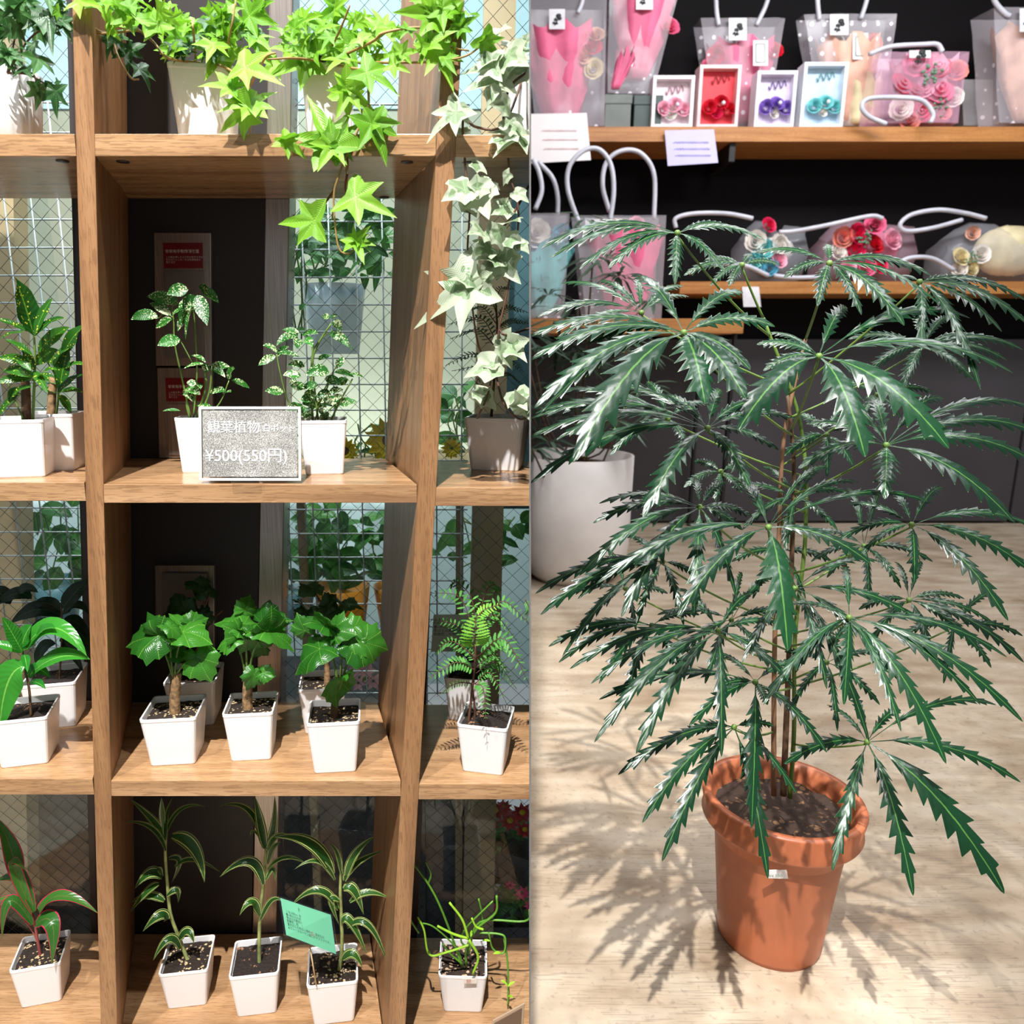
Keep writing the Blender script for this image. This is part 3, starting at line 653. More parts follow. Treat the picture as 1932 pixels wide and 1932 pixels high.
for a in ((78, 660, 132, 618, 12), (118, 670, 165, 612, 13), (100, 690, 140, 650, 11), (112, 740, 131, 660, 14), (108, 740, 158, 706, 9), (108, 742, 160, 742, 8), (112, 745, 135, 780, 8), (106, 715, 85, 680, 10), (104, 720, 130, 700, 10), (105, 725, 75, 705, 9), (100, 690, 92, 655, 9), (118, 700, 165, 690, 8), (104, 742, 75, 735, 8)):
    leafpx(f, a[:2], a[2:4], y-.02+R.uniform(-.02, .02), a[4], wave=.12, n=11)
f.build('foliage', L_crot, t)
stempx(v, [(106, 785), (110, 740), (104, 700), (100, 660)], y-.01, 2.4, 1.5); v.build('stem', stemg, t)
v = MB(); stempx(v, [(96, 786), (98, 750), (101, 712)], y, 8.5, 7.5); v.build('trunk', trunk, t)
# feathery plant fronds
def frond(f, v, pts3, lw, nl=15, bi=True, k=None, up=None):
    c = cr(pts3, 8); v.tube(c, .0010, 5, .0004); n = len(c)-1; seg = sum((c[i+1]-c[i]).length for i in range(n))*.9/nl
    for i in range(nl):
        t = .12+.88*i/nl; x = t*n; q = c[int(x)].lerp(c[min(n, int(x)+1)], x-int(x)); T = (c[min(n, int(x)+1)]-c[max(0, int(x)-1)]).normalized()
        nr = up or Vector((0, -.5, 1)); sd = T.cross(nr).normalized(); W = lw*math.sin(PI*(.18+.82*t))**.7
        for s in (-1, 1):
            e = q+(sd*s+T*.45).normalized()*W+Vector((0, 0, -W*.12))
            if bi: serrated(f, [q, (q+e)/2, e], nr, min(W*.17, seg*.46), 5, k, .08)
            else: ribbon(f, [q, q.lerp(e, .33), q.lerp(e, .66), e], nr, ovate(W*.16), .1, k)
def frondpx(f, v, pts, Y, wpx, nl=14, bi=True, dY=0):
    n = len(pts)-1; p3 = [P(x, yy, Y+dY*i/n) for i, (x, yy) in enumerate(pts)]; frond(f, v, p3, wpx/F*dep(p3[0]), nl, bi)
t, s, y = potted('feathery_shrub', 'dark feathery-leaved shrub in a white pot on the middle shelf, right bay', 'potted plant', 932, 889, 789, 116, 2, 2, yaw=-13, soil=soil_b)
f = MB(); v = MB()
for pts, wd in (([(935, 640), (905, 600), (845, 612)], 30), ([(935, 655), (900, 622), (848, 640)], 26), ([(935, 690), (890, 668), (840, 690)], 24), ([(938, 690), (905, 690), (852, 700)], 20), ([(938, 600), (960, 580), (998, 590)], 24), ([(938, 620), (965, 605), (999, 610)], 24), ([(938, 670), (965, 655), (999, 668)], 26), ([(935, 700), (915, 700), (885, 742)], 18), ([(938, 690), (965, 680), (990, 705)], 20), ([(936, 590), (925, 560), (905, 560)], 20), ([(936, 570), (945, 545), (970, 545)], 20), ([(936, 610), (910, 580), (880, 585)], 22), ([(938, 710), (960, 705), (985, 725)], 18)):
    frondpx(f, v, pts, y+R.uniform(-.03, .05), wd*.62, 12, True, R.uniform(-.04, .05))
stempx(v, [(927, 786), (932, 720), (938, 650), (936, 580), (930, 545)], y, 3, 1.6)
f.build('foliage', L_jac, t, clip='L'); v.build('stem', trunkd, t, clip='L')
# ------------------------------------------------------------------ price board on the middle shelf
chalk = plain('chalk_lettering', S(238, 238, 236), .6)
bm_, nt, bs, out = newmat('sparkling_board')
v1 = tex(nt, 'Noise', 900, Detail=1.0); v2 = tex(nt, 'Noise', 14, Detail=2.0)
fcv = math_(nt, 'MULTIPLY', math_(nt, 'GREATER_THAN', math_(nt, 'MULTIPLY_ADD', v2.outputs[0], .3, v1.outputs[0]), .66), .55)
nt.links.new(mixc(nt, fcv, S(104, 102, 98), S(215, 213, 208)), bs.inputs['Base Color']); bs.inputs['Roughness'].default_value = .5
zb = Z(2)+.004; b0 = PZ(375, 903, zb); b1 = PZ(572, 911, zb); YS = (b0.y+b1.y)/2
b0 = P(377, 903, YS); b1 = P(573, 909, YS); b0.z = b1.z = zb; top = P(388, 766, YS+.02); tr_ = P(578, 770, YS+.02); top.z = tr_.z = (top.z+tr_.z)/2
t = thing('price_board', 'handwritten grey price board in a clear frame on the middle shelf', 'sign', Vector(((b0.x+b1.x)/2, YS, zb-.004)))
rx = (b1-b0).normalized(); uy = (top-b0).normalized(); uy = (uy-rx*uy.dot(rx)).normalized(); nz = rx.cross(uy)
W_, H_ = (b1-b0).length*.98, (top-b0).length; cc = b0+rx*W_/2+uy*H_/2
m = MB(); m.obox(cc, rx*W_/2, nz*-.002, uy*H_/2); m.build('sleeve', clear, t, False, bevel=.0015)
m = MB(); m.obox(cc+nz*.0025, rx*(W_/2-.006), nz*-.0004, uy*(H_/2-.006)); m.build('board', bm_, t, False)
fr_ = MB()
for a, b, hw_, hh_ in ((cc+uy*(H_/2-.002), 0, W_/2, .002), (cc-uy*(H_/2-.002), 0, W_/2, .002), (cc+rx*(W_/2-.002), 0, .002, H_/2), (cc-rx*(W_/2-.002), 0, .002, H_/2)): fr_.obox(a, rx*hw_, nz*.0032, uy*hh_)
fr_.build('border', film('pale_plastic_border', S(225, 228, 222), .75, False), t, False)
textmesh('観葉植物', cc-rx*(W_*.42)+uy*(H_*.16)+nz*.003, rx, uy, .0205, t, chalk)
textmesh('白ポット', cc+rx*(W_*.125)+uy*(H_*.17)+nz*.003, rx, uy, .0125, t, chalk)
textmesh('¥500(550円)', cc-rx*(W_*.44)-uy*(H_*.235)+nz*.003, rx, uy, .0245, t, chalk, sx=1.0)
m = MB(); m.obox(b0+rx*W_*.48-uy*.0005+nz*.008, rx*.022, nz*.012, uy*.0035); m.build('stand', clear, t, False, bevel=.001)
# ------------------------------------------------------------------ third row
def polyl(f, b, t_, Y, dY=None, j=.4): 
    dY = R.uniform(-.03, .02) if dY is None else dY
    a, c = P(b[0], b[1], Y), P(t_[0], t_[1], Y+dY); fan(f, a, c, hint(a, .75, .55), 'round', .3)
def scallop(label, px, pyb, pyt, wpx, leaves, tr, branches, lm, tw, soil=soil_a, dd=0, mt=None):
    t, s, y = potted('scalloped_aralia', label, 'potted plant', px, pyb, pyt, wpx, 1, yaw=6, soil=soil)
    f = MB(); v = MB()
    for a in leaves: polyl(f, a[:2], a[2:4], y-.02+(a[4] if len(a) > 4 else 0))
    f.build('foliage', lm, t)
    for b in branches: stempx(v, b, y-.01, 2.4, 1.7)
    v.build('stem', stemg if lm is L_poly else vined, t)
    v = MB(); stempx(v, tr, y, tw, tw*.9); v.build('trunk', mt or trunk, t)
scallop('scalloped-leaf plant with thick corky trunk in the front left white pot, third shelf', 325, 1446, 1354, 104,
        [(298, 1199, 226, 1212), (300, 1198, 306, 1168), (345, 1192, 397, 1196), (322, 1184, 348, 1202, -.02), (322, 1180, 290, 1170), (345, 1185, 322, 1152, .03), (374, 1240, 394, 1290), (372, 1240, 392, 1238), (332, 1232, 366, 1236, .02), (360, 1178, 394, 1165, .03)],
        [(331, 1352), (330, 1310), (334, 1268)], [[(325, 1275), (316, 1245), (299, 1200)], [(326, 1275), (322, 1230), (324, 1188)], [(330, 1272), (334, 1235), (344, 1196)], [(334, 1270), (350, 1250), (372, 1240)]], L_poly, 11.5)
scallop('scalloped-leaf plant with brown trunk in the middle front white pot, third shelf', 473, 1437, 1344, 94,
        [(460, 1178, 406, 1158, .02), (474, 1190, 502, 1202), (440, 1206, 402, 1220), (462, 1152, 478, 1122, .04), (450, 1196, 430, 1180), (503, 1190, 562, 1212), (505, 1190, 520, 1166), (480, 1272, 470, 1306), (496, 1270, 519, 1276), (470, 1200, 455, 1222), (500, 1222, 466, 1216, .03), (495, 1175, 545, 1170, .03)],
        [(468, 1342), (467, 1305), (471, 1266)], [[(463, 1272), (455, 1235), (446, 1208)], [(466, 1270), (465, 1220), (474, 1192)], [(470, 1268), (480, 1225), (503, 1190)], [(472, 1270), (485, 1262), (494, 1270)]], L_poly, 11)
scallop('scalloped-leaf plant with thin grey trunk in the front right white pot, third shelf', 632, 1460, 1361, 100,
        [(603, 1224, 544, 1254, -.03), (604, 1222, 600, 1194), (612, 1180, 574, 1168), (614, 1178, 632, 1158), (630, 1186, 662, 1196), (660, 1202, 716, 1184), (688, 1212, 740, 1226), (668, 1216, 722, 1240), (666, 1218, 672, 1256), (640, 1286, 624, 1326), (676, 1208, 660, 1230), (575, 1190, 560, 1160, .03)],
        [(630, 1362), (632, 1325), (636, 1300)], [[(638, 1300), (632, 1260), (622, 1210), (618, 1182)], [(640, 1300), (655, 1250), (664, 1205)], [(638, 1300), (630, 1250), (606, 1224)], [(642, 1280), (645, 1240), (650, 1218)]], L_poly, 8, mt=trunkd)
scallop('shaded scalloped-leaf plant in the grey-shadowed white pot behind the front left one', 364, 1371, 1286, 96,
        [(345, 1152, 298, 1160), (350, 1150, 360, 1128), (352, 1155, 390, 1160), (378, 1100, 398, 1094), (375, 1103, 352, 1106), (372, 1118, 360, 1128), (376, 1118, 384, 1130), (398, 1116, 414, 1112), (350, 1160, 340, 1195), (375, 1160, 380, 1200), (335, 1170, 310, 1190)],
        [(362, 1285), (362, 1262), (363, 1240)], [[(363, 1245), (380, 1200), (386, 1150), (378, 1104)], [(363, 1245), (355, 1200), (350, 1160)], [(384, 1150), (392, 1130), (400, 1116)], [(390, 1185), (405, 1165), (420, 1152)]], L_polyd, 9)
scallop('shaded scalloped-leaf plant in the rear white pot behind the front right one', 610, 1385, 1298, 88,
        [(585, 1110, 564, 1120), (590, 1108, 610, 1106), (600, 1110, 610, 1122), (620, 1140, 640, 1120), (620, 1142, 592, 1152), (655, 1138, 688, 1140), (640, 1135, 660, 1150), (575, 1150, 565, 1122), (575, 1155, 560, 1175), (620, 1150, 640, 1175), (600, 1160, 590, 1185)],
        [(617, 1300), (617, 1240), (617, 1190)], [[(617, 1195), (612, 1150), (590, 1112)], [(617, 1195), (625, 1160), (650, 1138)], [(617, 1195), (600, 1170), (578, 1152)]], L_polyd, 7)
# coffee-like plants in the left bay
t, s, y = potted('coffee_plant', 'glossy broad-leaved plant in the front white pot at the left of the third shelf', 'potted plant', 44, 1448, 1356, 104, 1, 0, yaw=14, soil=soil_b)
f = MB(); v = MB()
for b, mid, tp, w in (((42, 1230), None, (4, 1164), 14), ((44, 1228), (100, 1184), (164, 1238), 20), ((42, 1232), (10, 1218), (-25, 1214), 9), ((40, 1222), None, (60, 1180), 16), ((50, 1225), (80, 1190), (104, 1186), 13), ((58, 1272), (110, 1240), (170, 1244), 19), ((48, 1258), (14, 1290), (-2, 1392), 28), ((52, 1290), None, (86, 1300), 9), ((46, 1235), None, (52, 1268), 8), ((56, 1280), (70, 1262), (96, 1280), 12)):
    leafpx(f, b, tp, y-.02, w, mid, dY=R.uniform(-.04, .0), n=14, wave=.07, j=.25)
f.build('foliage', L_coff, t); stempx(v, [(59, 1356), (55, 1300), (47, 1262), (42, 1225)], y-.01, 2.6, 2); v.build('stem', trunkd, t)
t, s, y = potted('coffee_plant', 'dark broad-leaved plant in the rear white pot beside the left upright, third shelf', 'potted plant', 100, 1376, 1289, 98, 1, 0, yaw=12, mat=white, soil=soil_b)
f = MB(); v = MB()
for b, mid, tp, w in (((117, 1148), None, (168, 1092), 16), ((116, 1156), (90, 1138), (60, 1142), 13), ((116, 1164), (70, 1150), (20, 1176), 17), ((118, 1160), (145, 1142), (168, 1160), 11), ((120, 1172), (145, 1175), (170, 1208), 13), ((114, 1190), (80, 1180), (40, 1210), 14), ((118, 1200), (150, 1195), (168, 1232), 13), ((30, 1120), (50, 1110), (72, 1118), 10), ((20, 1140), (0, 1120), (-20, 1125), 16), ((60, 1130), (30, 1120), (-5, 1142), 13), ((112, 1210), (130, 1220), (158, 1270), 11), ((105, 1215), (80, 1225), (70, 1262), 13)):
    leafpx(f, b, tp, y+.0, w, mid, dY=R.uniform(-.02, .03), n=14, wave=.1, j=.3)
f.build('foliage', L_coffd, t); stempx(v, [(110, 1322), (114, 1250), (117, 1190), (116, 1145)], y, 2.4, 1.8); v.build('stem', trunkd, t)
# fern in the right bay
t, s, y = potted('fern', 'lacy green fern in a white pot on the third shelf, right bay', 'potted plant', 910, 1462, 1369, 98, 1, 2, yaw=-13, soil=soil_b)
f = MB(); v = MB()
for pts, wd, dy in (([(898, 1222), (870, 1130), (806, 1118)], 30, 0), ([(898, 1200), (890, 1130), (860, 1098), (848, 1112)], 26, .03), ([(900, 1200), (915, 1120), (935, 1104), (932, 1130)], 26, .04), ([(898, 1225), (860, 1180), (808, 1168)], 24, .03), ([(898, 1240), (850, 1210), (812, 1240)], 24, .02), ([(898, 1265), (860, 1250), (805, 1282)], 30, -.03), ([(896, 1290), (860, 1290), (824, 1314)], 14, -.02), ([(898, 1215), (930, 1160), (980, 1215)], 28, .03), ([(900, 1205), (945, 1135), (998, 1175)], 30, .0), ([(898, 1245), (950, 1205), (998, 1290)], 32, -.04), ([(898, 1240), (940, 1215), (985, 1245)], 26, -.02), ([(898, 1270), (935, 1250), (975, 1300)], 26, .0), ([(896, 1290), (925, 1270), (957, 1330)], 20, -.02), ([(896, 1290), (912, 1300), (917, 1362)], 22, -.05), ([(898, 1260), (930, 1235), (960, 1270)], 24, .03), ([(898, 1250), (880, 1225), (850, 1225)], 20, .02), ([(990, 1130), (999, 1150), (992, 1170)], 16, 0)):
    frondpx(f, v, pts, y+dy*.5, wd*.66, 13, True, dy)
f.build('foliage', L_fern, t, clip='L')
f = MB()
c3 = [P(894, 1224, y-.03), P(896, 1200, y-.05), P(899, 1158, y-.05)]; frond(f, v, c3, 31/F*1.25, 12, True, up=Vector((.1, -1, .3)))
frondpx(f, v, [(900, 1165), (915, 1150), (945, 1140)], y-.02, 16, 8, True, 0)
f.build('foliage', L_fernb, t, clip='L')['label'] = 'bright young frond'
stempx(v, [(883, 1370), (890, 1310), (896, 1250), (897, 1215)], y, 3.0, 2.2); stempx(v, [(893, 1372), (896, 1340), (890, 1290)], y+.01, 2.5, 2)
v.build('stem', vined, t, clip='L')
t, s, y = potted('seedling_pot', 'white square pot with a dark plant hidden behind the fern', 'potted plant', 880, 1385, 1280, 84, 1, 2, yaw=-10, soil=soil_b, depthY=YB-.075)
f = MB(); v = MB(); pairs(f, v, [(880, 1285), (872, 1250), (866, 1210)], y, 4, 7, 34); f.build('foliage', L_coffd, t, clip='L'); v.build('stem', vined, t, clip='L')
# ------------------------------------------------------------------ bottom row
t, s, y = potted('cordyline', 'red-edged strap-leaved plant in a white pot at the left of the bottom shelf', 'potted plant', 76, 1899, 1822, 88, 0, 0, yaw=14)
f = MB(); v = MB()
for b, mid, tp, w, dy in (((62, 1722), (26, 1632), (49, 1643), 11, -.02), ((32, 1660), (20, 1600), (-8, 1540), 16, .03), ((74, 1720), (118, 1690), (186, 1724), 12, -.02), ((72, 1716), (105, 1692), (150, 1692), 9, .03), ((68, 1744), (98, 1742), (97, 1820), 16, -.04), ((60, 1742), (18, 1700), (4, 1772), 11, -.03), ((58, 1740), (30, 1700), (-12, 1700), 9, .0), ((55, 1735), (20, 1700), (0, 1735), 9, .02), ((64, 1720), (40, 1650), (18, 1612), 10, .02), ((60, 1745), (45, 1710), (30, 1690), 6, .0), ((40, 1665), (15, 1655), (-15, 1668), 8, .03)):
    leafpx(f, b, tp, y-.01, w, mid, dY=dy, n=14, wf=lance, j=.2, wave=.05)
f.build('foliage', L_cord, t); stempx(v, [(78, 1812), (72, 1780), (66, 1745), (60, 1720)], y, 3.6, 2.5); stempx(v, [(66, 1750), (45, 1690), (32, 1655)], y, 2.2, 1.6); stempx(v, [(72, 1780), (60, 1755), (35, 1722)], y, 2.0, 1.4); v.build('stem', stemr, t)
def drac(label, px, pyb, pyt, wpx, leaves, st, bayyaw=8, soil=soil_a):
    t, s, y = potted('striped_dracaena', label, 'potted plant', px, pyb, pyt, wpx, 0, yaw=bayyaw, soil=soil)
    f = MB(); v = MB()
    for b, mid, tp, w in leaves: leafpx(f, b, tp, y-.01, w, mid, dY=R.uniform(-.035, .015), n=13, wf=lance, j=.25, wave=.05)
    f.build('foliage', L_drac, t); stempx(v, st, y, 4.6, 3.2); v.build('stem', plain('pale_cane', S(150, 160, 96), .5, var=.15, scale=60), t)
    return t, y
drac('striped strap-leaved plant leaning left in the left white pot, bottom shelf', 352, 1903, 1831, 90, [((311, 1580), (285, 1545), (243, 1506), 8), ((312, 1585), (316, 1540), (328, 1500), 9), ((312, 1578), (340, 1528), (388, 1522), 5), ((308, 1560), (306, 1530), (305, 1505), 6), ((325, 1577), (366, 1600), (386, 1665), 13), ((313, 1605), (285, 1562), (234, 1551), 6), ((318, 1620), (338, 1625), (324, 1665), 6), ((306, 1655), (282, 1648), (254, 1677), 11), ((310, 1700), (280, 1690), (245, 1704), 8), ((300, 1668), (275, 1685), (242, 1726), 8), ((330, 1636), (365, 1622), (416, 1646), 5), ((315, 1690), (334, 1680), (336, 1704), 7), ((316, 1735), (300, 1728), (269, 1758), 11), ((338, 1772), (355, 1758), (366, 1780), 9), ((340, 1790), (318, 1772), (289, 1812), 9), ((305, 1650), (300, 1640), (295, 1640), 5)],
     [(362, 1832), (340, 1775), (322, 1725), (316, 1670), (312, 1610), (314, 1560)])
drac('striped strap-leaved plant with straight stem in the middle white pot, bottom shelf', 484, 1918, 1836, 92, [((500, 1600), (490, 1550), (480, 1500), 10), ((502, 1600), (516, 1560), (518, 1500), 8), ((497, 1600), (470, 1530), (414, 1521), 7), ((497, 1590), (480, 1570), (472, 1578), 5), ((497, 1668), (470, 1625), (414, 1655), 10), ((505, 1640), (540, 1618), (580, 1632), 5), ((505, 1605), (520, 1580), (545, 1575), 7), ((490, 1728), (474, 1702), (452, 1727), 9), ((492, 1735), (512, 1700), (532, 1700), 6), ((502, 1660), (515, 1640), (520, 1665), 5), ((505, 1630), (515, 1600), (530, 1590), 6)],
     [(490, 1835), (489, 1780), (491, 1720), (498, 1660), (502, 1600)], soil=soil_b)
tU, yU = drac('striped strap-leaved plant holding a green card in the right white pot, bottom shelf', 630, 1934, 1852, 96, [((628, 1650), (585, 1592), (515, 1580), 13), ((643, 1645), (636, 1610), (620, 1590), 5), ((650, 1662), (672, 1630), (726, 1604), 8), ((653, 1652), (672, 1610), (708, 1577), 9), ((645, 1650), (640, 1615), (643, 1600), 5), ((648, 1678), (668, 1680), (686, 1726), 10), ((660, 1702), (695, 1684), (737, 1697), 7), ((638, 1716), (600, 1680), (548, 1710), 9), ((645, 1740), (662, 1740), (693, 1802), 9), ((655, 1750), (695, 1745), (731, 1818), 7), ((646, 1810), (666, 1800), (684, 1826), 9), ((640, 1700), (625, 1700), (640, 1745), 7), ((632, 1660), (600, 1625), (556, 1640), 5)],
     [(637, 1846), (645, 1790), (644, 1730), (642, 1680), (644, 1640)])
# green card
cardg = plain('green_card', S(104, 176, 140), .5, var=.02)
yc = yU-.06; q = [P(540, 1764, yc-.015), P(634, 1800, yc-.01), P(624, 1726, yc+.02), P(529, 1694, yc+.015)]
t = thing('plant_card', 'laminated pale green care card on a wooden stick in the bottom right white pot', 'sign', P(596, 1843, yc))
rx = (q[1]-q[0]).normalized(); n_ = rx.cross(q[3]-q[0]).normalized(); uy = n_.cross(rx).normalized()
m = MB(); m.hexa([q[0]+n_*.0005, q[1]+n_*.0005, q[1]-n_*.0005, q[0]-n_*.0005, q[3]+n_*.0005, q[2]+n_*.0005, q[2]-n_*.0005, q[3]-n_*.0005]); m.build('card', cardg, t, False)
m = MB(); c = sum(q, Vector())/4; qq = [c+(p-c)*1.09 for p in q]; m.hexa([qq[0]+n_*.0008, qq[1]+n_*.0008, qq[1]-n_*.0008, qq[0]-n_*.0008, qq[3]+n_*.0008, qq[2]+n_*.0008, qq[2]-n_*.0008, qq[3]-n_*.0008]); m.build('sleeve', clear, t, False)
ink = plain('dark_ink', S(24, 50, 46), .7); inkr = plain('red_ink', S(190, 60, 50), .7)
u2 = (q[3]-q[0]); r2 = q[1]-q[0]
textmesh('ドラセナ', q[3]+r2*.32-u2*.19+n_*.0012, r2, u2, .0088, t, ink, bold=.01)
textmesh('・10~200cm  育てやすいです\n春~秋は土の表面が乾いたら水やり\n冬は土の表面が乾いてから2~3日後に\n耐寒性…弱     耐暑性…強\n室内などの明るい場所で、直射日光\nよりレースカーテン越しがオススメです。', q[3]+r2*.06-u2*.34+n_*.0012, r2, u2, .0052, t, ink, sx=.88)
textmesh('☀', q[3]+r2*.52-u2*.72+n_*.0013, r2, u2, .007, t, inkr)
m = MB(); m.tube([P(584, 1782, yc+.002), P(597, 1860, yc+.004)], .0014, 8); m.build('stick', plain('bamboo', S(206, 176, 130), .6), t)
# pencil cactus
t, s, y = potted('pencil_cactus', 'green pencil-stemmed succulent in a white pot on the bottom shelf, right bay', 'potted plant', 873, 1912, 1838, 92, 0, 2, yaw=-2, soil=soilmat('pebbly_soil', S(50, 36, 28), S(190, 160, 130), 110, .48))
f = MB(); v = MB(); sy_ = MB()
yy = y-.01
for pts, r in (([(872, 1825), (850, 1760), (828, 1705), (808, 1668), (782, 1632)], 2.8), ([(808, 1668), (813, 1648), (803, 1626)], 2.4), ([(880, 1822), (880, 1790), (900, 1752), (935, 1722), (937, 1690)], 3), ([(911, 1752), (909, 1722), (903, 1696)], 2.4), ([(872, 1822), (862, 1790), (820, 1750), (790, 1740)], 2.0), ([(884, 1800), (905, 1740), (990, 1738), (999, 1716)], 2.6), ([(884, 1790), (870, 1775), (880, 1750), (930, 1700)], 2.2), ([(905, 1760), (940, 1762), (953, 1770), (950, 1798), (930, 1790), (922, 1760)], 2.4), ([(950, 1765), (957, 1810), (959, 1850), (958, 1898)], 2.2), ([(790, 1760), (775, 1735), (772, 1705)], 2.2), ([(874, 1820), (850, 1800), (835, 1780)], 2.2)):
    v.tube(cr([P(a, b, yy-.01-.02*(i/len(pts))) for i, (a, b) in enumerate(pts)], 6), r/F*1.25, 8, r*.8/F*1.25)
v.build('stem', cactus, t, clip='L')
for pts, r in (([(884, 1772), (872, 1735), (848, 1703)], 3), ([(884, 1771), (855, 1762), (825, 1747)], 3), ([(884, 1772), (902, 1805), (892, 1838)], 3.2), ([(884, 1783), (845, 1796), (810, 1801), (800, 1755), (788, 1730)], 2.6), ([(912, 1754), (898, 1748), (890, 1732)], 2.6)):
    sy_.tube(cr([P(a, b, yy-.045) for a, b in pts], 6), r/F*1.2, 8, r*.85/F*1.2)
for a in ((958, 1860, 944, 1850), (958, 1862, 972, 1852), (958, 1880, 968, 1884), (945, 1798, 930, 1800), (888, 1768, 890, 1755), (885, 1768, 876, 1758), (812, 1800, 806, 1795), (925, 1776, 908, 1776)): leafpx(sy_, a[:2], a[2:], yy-.03, 2.6)
sy_.build('stem', plain('lime_pencil_stem', S(150, 200, 50), .4), t, clip='L')
# price stickers
stk = plain('sticker_paper', S(226, 214, 200), .6)
o = MB(); c = P(887, 1851, y-.052); o.obox(c, RT*.012, Vector((0, .0006, 0)), Vector((0, 0, .0052))); o = o.build('price_sticker', stk, t, False)
textmesh('¥500\n¥550', P(880, 1850, y-.0535), RT, Vector((0, 0, 1)), .0042, o, plain('red_print', S(200, 70, 60), .6))
# framed card corner at the lower right
yq = 1.10; t = thing('framed_card', 'brown card in a beige frame, corner at the bottom edge', 'sign', P(955, 1990, yq))
m = MB(); q = [P(900, 1975, yq), P(965, 2010, yq+.02), P(990, 1892, yq+.02), P(925, 1935, yq)]; d = Vector((0, .003, 0))
q = [P(905, 1990, yq), P(984, 2000, yq), P(990, 1893, yq), P(930, 1926, yq)]
m.hexa([q[0], q[1], q[1]+d, q[0]+d, q[3], q[2], q[2]+d, q[3]+d]); m.build('frame', plain('beige_frame', S(176, 150, 124), .5), t, False, bevel=.001)
c = sum(q, Vector())/4; qq = [c+(p-c)*.86-Vector((0, .001, 0)) for p in q]
m = MB(); m.hexa([qq[0], qq[1], qq[1]+d, qq[0]+d, qq[3], qq[2], qq[2]+d, qq[3]+d]); m.build('card', plain('brown_card', S(112, 88, 70), .6), t, False)
# ================================================================== BEHIND THE GLASS
def px_box(m, x0, y0, x1, y1, Y, th):
    a, b = P(x0, y1, Y), P(x1, y0, Y); m.box(a.x, b.x, Y, Y+th, a.z, b.z)
YO = 2.75
paleb = plain('sky_glow_blue', S(186, 214, 220), .6, var=.02); greyg = plain('grey_green_wall', S(170, 170, 148), .6, var=.02); palew = plain('outdoor_light_white', S(206, 226, 226), .5, var=.02)
m = MB(); px_box(m, -450, 1020, 1100, 205, YO, .05); struct(m.build('wall_outside', greyg, None, False, clip='L'))
m = MB(); px_box(m, -450, 205, 1100, -260, YO-.01, .05); struct(m.build('frosted_window', paleb, None, False, clip='L'))  # sky glow through a frosted window, put into the pale blue colour
def simple(name, label, cat, pxs, Y, th, mat, clip='L', group=None, bev=0):
    o = slab(pxs, Y, th).build(name, mat, None, False, clip=clip, bevel=bev); return tag(o, label, cat, group)
m = MB(); px_box(m, -450, 1290, 1100, 900, YO-.25, .2); tag(m.build('bright_backdrop', palew, None, False, clip='L'), 'long pale board behind the wired glass, reflected outdoor light in its colour', 'counter')  # added board, its pale colour stands for reflected outdoor light
m = MB(); a, b = P(-300, 1400, 1.95), P(800, 1330, 1.95); m.box(a.x, b.x, 1.95, 2.3, -.8, b.z); tag(m.build('shade_block', plain('shade_black', S(30, 28, 30), .5), None, False), 'added black block standing in for the dimness behind the bottom row glass', 'block')  # added black block, paints the dark seen through the lower glass
beige = plain('beige_post', S(160, 138, 104), .6, var=.05, scale=3)
simple('timber_post', 'beige timber post behind the glass of the right bay', 'post', [(868, 1990), (925, 1990), (975, -50), (915, -50)], 1.78, .06, beige, 'L')
simple('timber_post', 'beige timber post behind the glass at the left edge', 'post', [(-20, 1990), (60, 1990), (16, -50), (-60, -50)], 1.85, .06, beige, None)
simple('teal_panel', 'dark teal panel standing behind the beige post, right bay', 'panel', [(935, 960), (1100, 960), (1100, 330), (955, 330)], 2.0, .02, plain('teal_panel', S(60, 86, 92), .3), 'L')
simple('teal_panel', 'narrow dark blue panel beside the right bay frame, bottom row', 'panel', [(790, 1850), (875, 1850), (890, 1490), (800, 1490)], 2.0, .02, plain('navy_panel', S(26, 36, 50), .3), 'L')
